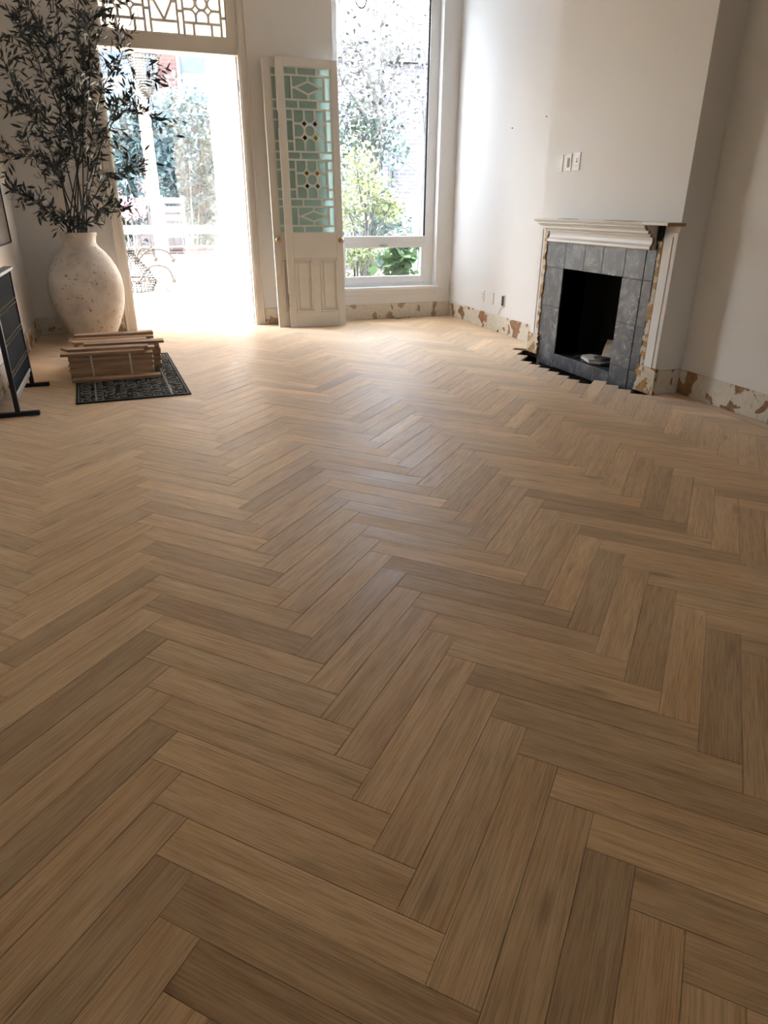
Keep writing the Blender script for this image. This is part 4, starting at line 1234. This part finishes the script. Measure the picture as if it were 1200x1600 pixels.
for z in (.255, .445, .625):
    o = MB()
    for k in range(ns):
        y = ya + .028 + (yb - ya - .056) * k / (ns - 1)
        if k % 2: o.bead((scx + .010, y, z + .012), .0065)
        else: o.bead((scx + .010, y, z - .012), .0065)
    o = o.build('bead_row', 'bead_brass', scr); o['kind'] = 'stuff'; o['label'] = 'row of small brass beads'

# framed picture on the left wall
pc = thing('picture_frame', (XL, 6.45, .925), 'large grey picture in a thin dark frame on the wall', 'picture')
py0, py1, pz0, pz1 = 5.85, 7.11, .925, 1.85
MB().box(XL, XL + .026, py0 + .01, py1 - .01, pz0 + .01, pz1 - .01).build('panel', 'picture_grey', pc)
for b in ((py0, py0 + .012, pz0, pz1), (py1 - .012, py1, pz0, pz1), (py0 + .012, py1 - .012, pz0, pz0 + .012), (py0 + .012, py1 - .012, pz1 - .012, pz1)):
    MB().box(XL, XL + .034, *b, .001).build('frame_bar', 'black_metal', pc)

# bronze lamp hook hanging from the ceiling
hk = thing('hanging_lamp', (1.463, 4.5, CEIL), 'bronze ring at the foot of a ceiling lamp', 'lamp')
MB().tube([(1.463 + .034 * math.cos(a), 4.5, 2.325 + .052 * math.sin(a)) for a in [2 * PI * k / 24 for k in range(24)]], .0042, 7, closed=True).build('ring', 'bronze', hk)
MB().lathe([(.001, 2.376), (.012, 2.38), (.02, 2.41), (.012, 2.45), (.008, 2.46), (.008, CEIL - .05), (.05, CEIL - .04), (.06, CEIL)], 1.463, 4.5, 16).build('rod', 'bronze', hk)

# ------------------------------------------------------------------ garden room: chandeliers
cc = at_y(223, 87, 10.0)
ch = thing('chandelier', (cc.x, cc.y, CEIL), 'crystal basket chandelier hanging in the garden room', 'chandelier')
R0 = .175
MB().tube([(cc.x + R0 * math.cos(a), cc.y + R0 * math.sin(a), cc.z) for a in [2 * PI * k / 28 for k in range(28)]], .008, 6, closed=True).build('rim', 'dark_iron', ch)
MB().tube([(cc.x, cc.y, cc.z - .02), (cc.x, cc.y, CEIL)], .005, 6).build('rod', 'dark_iron', ch)
for k in range(3):
    a = 2 * PI * k / 3
    MB().tube([(cc.x + R0 * math.cos(a), cc.y + R0 * math.sin(a), cc.z), (cc.x, cc.y, cc.z + .25)], .003, 4).build('stay', 'dark_iron', ch)
cr = MB()
for k in range(26):
    a = 2 * PI * k / 26
    for j in range(16):
        t = j / 15; r = R0 * (1 - t) ** .6 * .98 + .012; z = cc.z - .02 - .42 * t
        cr.bead((cc.x + r * math.cos(a), cc.y + r * math.sin(a), z), .0105, 1.2)
o = cr.build('crystal_strands', 'crystal', ch); o['kind'] = 'stuff'
# a second one set down on the floor
fc = Vector((at_y(209, 440, 11.75).x, 11.75, 0))
fch = thing('dismantled_chandelier', fc, 'dismantled crystal chandelier with curved arms standing on the garden room floor', 'chandelier')
zr = .17
MB().tube([(fc.x + .36 * math.cos(a), fc.y + .36 * math.sin(a), zr) for a in [2 * PI * k / 32 for k in range(32)]], .016, 6, closed=True).build('rim', 'dark_iron', fch)
MB().tube([(fc.x, fc.y, .10), (fc.x - .02, fc.y, .62)], .007, 6).build('rod', 'dark_iron', fch)
MB().lathe([(.001, .70), (.01, .66), (.012, .63), (.075, .60), (.06, .585), (.001, .58)], fc.x - .02, fc.y, 16).build('cap', 'dark_iron', fch)
cr = MB()
for k in range(30):
    a = 2 * PI * k / 30
    for j in range(13):
        t = j / 12; r = .35 * (1 - t) ** 1.2 + .04; cr.bead((fc.x + r * math.cos(a), fc.y + r * math.sin(a), zr + .42 * t), .014, 1.3)
    for j in range(4):
        cr.bead((fc.x + (.35 - .02 * j) * math.cos(a), fc.y + (.35 - .02 * j) * math.sin(a), zr - .03 - .035 * j), .017, 1.2)
o = cr.build('crystal_strands', 'crystal', fch); o['kind'] = 'stuff'
MB().lathe([(.30, .0), (.32, .005), (.30, .012)], fc.x, fc.y, 24).build('base_plate', 'crystal', fch)
for ax, az, hz in ((.36, .42, .62), (.62, .40, .60), (.60, .10, .36)):
    q = [(fc.x + .06, fc.y - .05, az), (fc.x + ax * .45, fc.y - .12, hz), (fc.x + ax * .85, fc.y - .16, hz - .02), (fc.x + ax, fc.y - .18, az - .0 + .06)]
    arm = MB().tube(bez([Vector(p) for p in q], 6), .017, 6).build('arm', 'dark_iron', fch)
    MB().lathe([(.001, -.035), (.025, -.02), (.038, .01), (.03, .035), (.001, .03)], fc.x + ax, fc.y - .18, 12, az + .045).build('cup', 'dark_iron', arm)
la = thing('lamp_arm', (.50, 11.30, 0), 'loose grey lamp arm with a round foot leaning beside the dismantled chandelier', 'lamp part')
MB().lathe([(.001, 0), (.085, 0), (.08, .012), (.02, .02), (.001, .02)], .58, 11.25, 18).build('foot_plate', 'grey_metal', la)
MB().tube([(.55, 11.25, .02), (.46, 11.27, .12), (.38, 11.29, .24), (.33, 11.31, .32)], [.012, .022, .02, .014], 8).build('arm', 'grey_metal', la)

# ------------------------------------------------------------------ the garden and the houses behind
tag(MB().box(-14, 22, SUN_Y + .21, 40, -.5, -.4).build('ground', 'garden_soil'), 'dark garden ground behind the house', 'ground', kind='structure')
tag(MB().box(SUN_XR + .16, 22, D + .31, SUN_Y + .2, -.5, -.4).build('ground', 'garden_soil'), 'garden ground beside the garden room', 'ground', kind='structure')
tag(MB().box(-14, SUN_XL - .21, D + .31, SUN_Y + .2, -.5, -.4).build('ground', 'garden_soil'), 'garden ground past the side window of the garden room', 'ground', kind='structure')
def house(x0, x1, y, h, mat, wins, label, trim='house_trim'):
    t = thing('house', ((x0 + x1) / 2, y, -.4), label, 'house')
    MB().box(x0, x1, y, y + 6, -.4, h).build('wall', mat, t)
    MB().box(x0 - .1, x1 + .1, y - .15, y + 6.1, h, h + .35).build('cornice', 'house_trim' if trim == 'house_trim' else trim, t)
    for (a, b, z0, z1, bl) in wins:
        w = MB(); q = .09
        w.box(a, a + q, y - .06, y + .02, z0, z1); w.box(b - q, b, y - .06, y + .02, z0, z1); w.box(a + q, b - q, y - .06, y + .02, z0, z0 + q)
        w.box(a + q, b - q, y - .06, y + .02, z1 - q, z1); w.box(a + q, b - q, y - .06, y + .02, (z0 + z1) / 2 - .04, (z0 + z1) / 2 + .04)
        wo = w.build('window', trim, t)
        MB().box(a + q, b - q, y - .012, y - .004, z0 + q, z1 - q).build('pane', 'house_glass', wo)
        if bl: MB().box(a + q + .05, b - q - .05, y - .03, y - .014, z0 + q + (z1 - z0) * bl[0], z0 + (z1 - z0) * bl[1] - q).build('blind', 'blind', wo)
    return t
HY = 24.0
def hx_(px, py): return at_y(px, py, HY)
wins = []
for (xa, ya_, xb, yb_, bl) in ((158, 70, 240, 152, (.05, .45)), (283, 70, 332, 175, (.25, .62)), (160, -70, 235, 10, None), (280, -70, 330, 10, None)):
    p, q = hx_(xa, yb_), hx_(xb, ya_); wins.append((p.x, q.x, p.z, q.z, bl))
house(-6, 4.4, HY, 13, 'red_brick', wins, 'red brick house with blue framed windows seen through the doorway')
HY = 21.0
wins = []
for (xa, ya_, xb, yb_, bl) in ((606, 262, 618, 300, None), (584, 120, 600, 190, None), (560, 60, 580, 110, None), (585, 20, 602, 40, None)):
    p, q = hx_(xa, yb_), hx_(xb, ya_); wins.append((p.x, q.x, p.z, q.z, bl))
house(5.4, 9.0, HY, 4.9, 'grey_brick', wins, 'grey brick house behind the pale trees outside the garden window', 'dark_iron')
# brick garden wall and board fence
gwall = MB().box(-5, 4.5, 16.2, 16.45, -.4, .35); gwall.box(-5.02, 4.52, 16.17, 16.48, .35, .41)
tag(gwall.build('garden_wall', 'garden_brick'), 'low brick garden wall below the bushes beyond the doorway', 'wall')
fn = thing('garden_fence', (1.5, 18.5, -.4), 'tall weathered board fence behind the bushes', 'fence')
for k in range(44):
    x = -4.5 + k * .21; MB().box(x, x + .2, 18.5, 18.53, -.4, 1.85 + .03 * (k % 3)).build('board', 'fence_board', fn)
for z in (.1, 1.4): MB().box(-4.5, 4.74, 18.53, 18.58, z, z + .08).build('rail', 'fence_board', fn)
bn = thing('slatted_chair', (.95, 15.4, -.4), 'white slatted garden chair by the bushes', 'chair')
for z in (.62, .78, .94, 1.10, 1.26): MB().box(.82, 1.22, 15.55, 15.58, z, z + .10).build('back_slat', 'white_frame', bn)
for x in (.80, 1.20):
    MB().box(x, x + .05, 15.58, 15.63, -.4, 1.4).build('leg', 'white_frame', bn); MB().box(x, x + .05, 15.1, 15.15, -.4, .1).build('leg', 'white_frame', bn)
MB().box(.80, 1.25, 15.1, 15.6, .08, .13).build('seat', 'white_frame', bn)

rt = random.Random(31)
def cloud(mb, c, r, n, L_, wr=.5, squash=(1, 1, 1)):
    for _ in range(n):
        v = Vector((rt.gauss(0, 1), rt.gauss(0, 1), rt.gauss(0, 1))).normalized() * rt.random() ** .4
        p = Vector((c[0] + v.x * r * squash[0], c[1] + v.y * r * squash[1], c[2] + v.z * r * squash[2]))
        d = Vector((rt.gauss(0, 1), rt.gauss(0, 1), rt.gauss(-.15, .8)))
        L2 = L_ * rt.uniform(.7, 1.3)
        leaf_geo(mb, p, d, Vector((rt.gauss(0, .6), rt.gauss(0, .6), 1)), L2, L2 * wr)
def shrub(name, c, r, n, L_, mat, label, cat, squash=(1, 1, 1), group=None, wr=.5, blobs=9):
    t = thing(name, (c[0], c[1], -.4), label, cat, group)
    lv = MB()
    for _ in range(blobs):
        q = (c[0] + rt.uniform(-.6, .6) * r * squash[0], c[1] + rt.uniform(-.5, .5) * r * squash[1], c[2] + rt.uniform(-.6, .6) * r * squash[2])
        cloud(lv, q, r * .55, n // blobs, L_, wr, squash)
    o = lv.build('foliage', mat, t); o['kind'] = 'stuff'
    st = MB()
    for k in range(5):
        a = 2 * PI * k / 5
        st.tube([(c[0] + .06 * math.cos(a), c[1] + .06 * math.sin(a), -.4), (c[0] + .3 * r * math.cos(a), c[1] + .3 * r * math.sin(a), c[2])], [.03, .012], 5)
    st.build('stem', 'bark', t); return t
# bushes seen through the doorway
for (px, py, Y, r, n, mat, lb, sq) in (
        (215, 255, 15.0, 1.0, 2600, 'leaf_blue_green', 'tall blue-green bush left of the white garden chair', (.7, .6, 1.5)),
        (285, 260, 17.0, 1.25, 3600, 'leaf_blue_green', 'wide blue-green bush right behind the garden chair', (.8, .6, 1.2)),
        (330, 285, 17.2, 1.1, 3000, 'leaf_green', 'bright green bush against the board fence', (.8, .6, 1.3)),
        (300, 205, 17.8, 1.0, 2600, 'leaf_white', 'pale sunlit blossom bush above the fence', (1.2, .6, .8)),
        (170, 290, 15.2, .8, 1800, 'leaf_green', 'green bush beside the pink flowers', (.7, .6, 1.3))):
    c = at_y(px, py, Y); shrub('garden_bush', c, r, n, .13, mat, lb, 'bush', sq, 'bushes beyond the doorway')
c = at_y(200, 320, 14.6); shrub('flower_bush', c, .35, 500, .08, 'petal_pink', 'small bush of pale pink flowers', 'bush')
# trees and plants outside the big window
def tree(name, base, h, crown, n, L_, mat, label, barkm='pale_bark', trunk_r=.09, group=None, cr=1.2):
    t = thing(name, (base[0], base[1], -.4), label, 'tree', group)
    tp_ = Vector((base[0] + rt.uniform(-.3, .3), base[1], h))
    mid = (Vector((base[0], base[1], -.4)) + tp_) / 2 + Vector((rt.uniform(-.15, .15), 0, 0))
    path = bez([Vector((base[0], base[1], -.4)), mid, tp_], 8)
    MB().tube(path, [trunk_r * (1 - .8 * i / len(path)) for i in range(len(path))], 8).build('trunk', barkm, t)
    br = MB(); lv = MB()
    for k, (cx, cy, cz, r) in enumerate(crown):
        s = path[min(len(path) - 1, int(len(path) * max(.25, min(.95, (cz - .6) / (h + .4)))))]
        br.tube(bez([s, (s + Vector((cx, cy, cz))) / 2 + Vector((0, 0, .15)), Vector((cx, cy, cz))], 5), [.03 - .0022 * i for i in range(11)], 5)
        for _ in range(4):
            e = Vector((cx, cy, cz)) + Vector((rt.gauss(0, .7), rt.gauss(0, .7), rt.gauss(0, .6))) * r
            br.tube([Vector((cx, cy, cz)), e], [.010, .004], 4)
        cloud(lv, (cx, cy, cz), r, n // len(crown), L_, .55)
    br.build('branches', barkm, t)['kind'] = 'stuff'
    lv.build('foliage', mat, t)['kind'] = 'stuff'
    return t
def crown_px(list_): return [(*at_y(px, py, Y), r) for px, py, Y, r in list_]
b0 = at_y(575, 370, 12.0)
tree('pale_tree', (b0.x, 12.0), 4.6, crown_px([(545, 60, 12, .75), (570, 120, 12.3, .7), (600, 70, 12.2, .7), (560, 190, 11.8, .55), (600, 175, 12.4, .55), (535, 130, 11.8, .6), (590, 20, 12.6, .8), (620, 110, 12.8, .6)]),
     2600, .085, 'leaf_white', 'pale flowering tree filling the upper garden window')
b0 = at_y(650, 380, 13.0)
tree('slim_tree', (b0.x, 13.0), 5.2, crown_px([(645, 40, 13.2, .6), (660, 160, 13, .4), (630, 10, 13.4, .6)]), 420, .08, 'leaf_white', 'slim bare-stemmed tree at the right edge of the garden window', trunk_r=.05)
b0 = at_y(560, 380, 10.6)
tree('lime_shrub', (b0.x, 10.6), 1.9, crown_px([(560, 285, 10.6, .38), (590, 305, 10.8, .36), (610, 322, 10.6, .26), (545, 330, 10.4, .36), (560, 250, 11, .35)]), 1300, .075, 'leaf_pale', 'yellow-green shrub behind the middle of the garden window', trunk_r=.03)
b0 = at_y(590, 420, 11.6)
tree('grey_bush', (b0.x, 11.9), 2.6, crown_px([(575, 350, 11.6, .5), (545, 240, 12, .5), (600, 230, 12, .5), (610, 355, 11.8, .4), (560, 200, 12, .4)]), 1900, .08, 'leaf_green', 'shaded grey-green bush behind the yellow-green shrub', 'bark', .05)
c = at_y(628, 405, 8.75); shrub('broad_leaf_plant', c, .34, 210, .13, 'leaf_broad', 'broad leaved green plant close outside the low window light', 'plant', (1, .6, .7), None, .75, 5)
c = at_y(566, 408, 9.2); shrub('grass_clump', c, .40, 420, .12, 'leaf_pale', 'pale feathery plant outside the low window light', 'plant', (1, .6, .7), None, .22, 5)
tag(MB().box(2.3, 12, 19.0, 19.1, -.4, 1.5).build('back_fence', 'fence_board'), 'brown fence behind the garden outside the big window', 'fence')
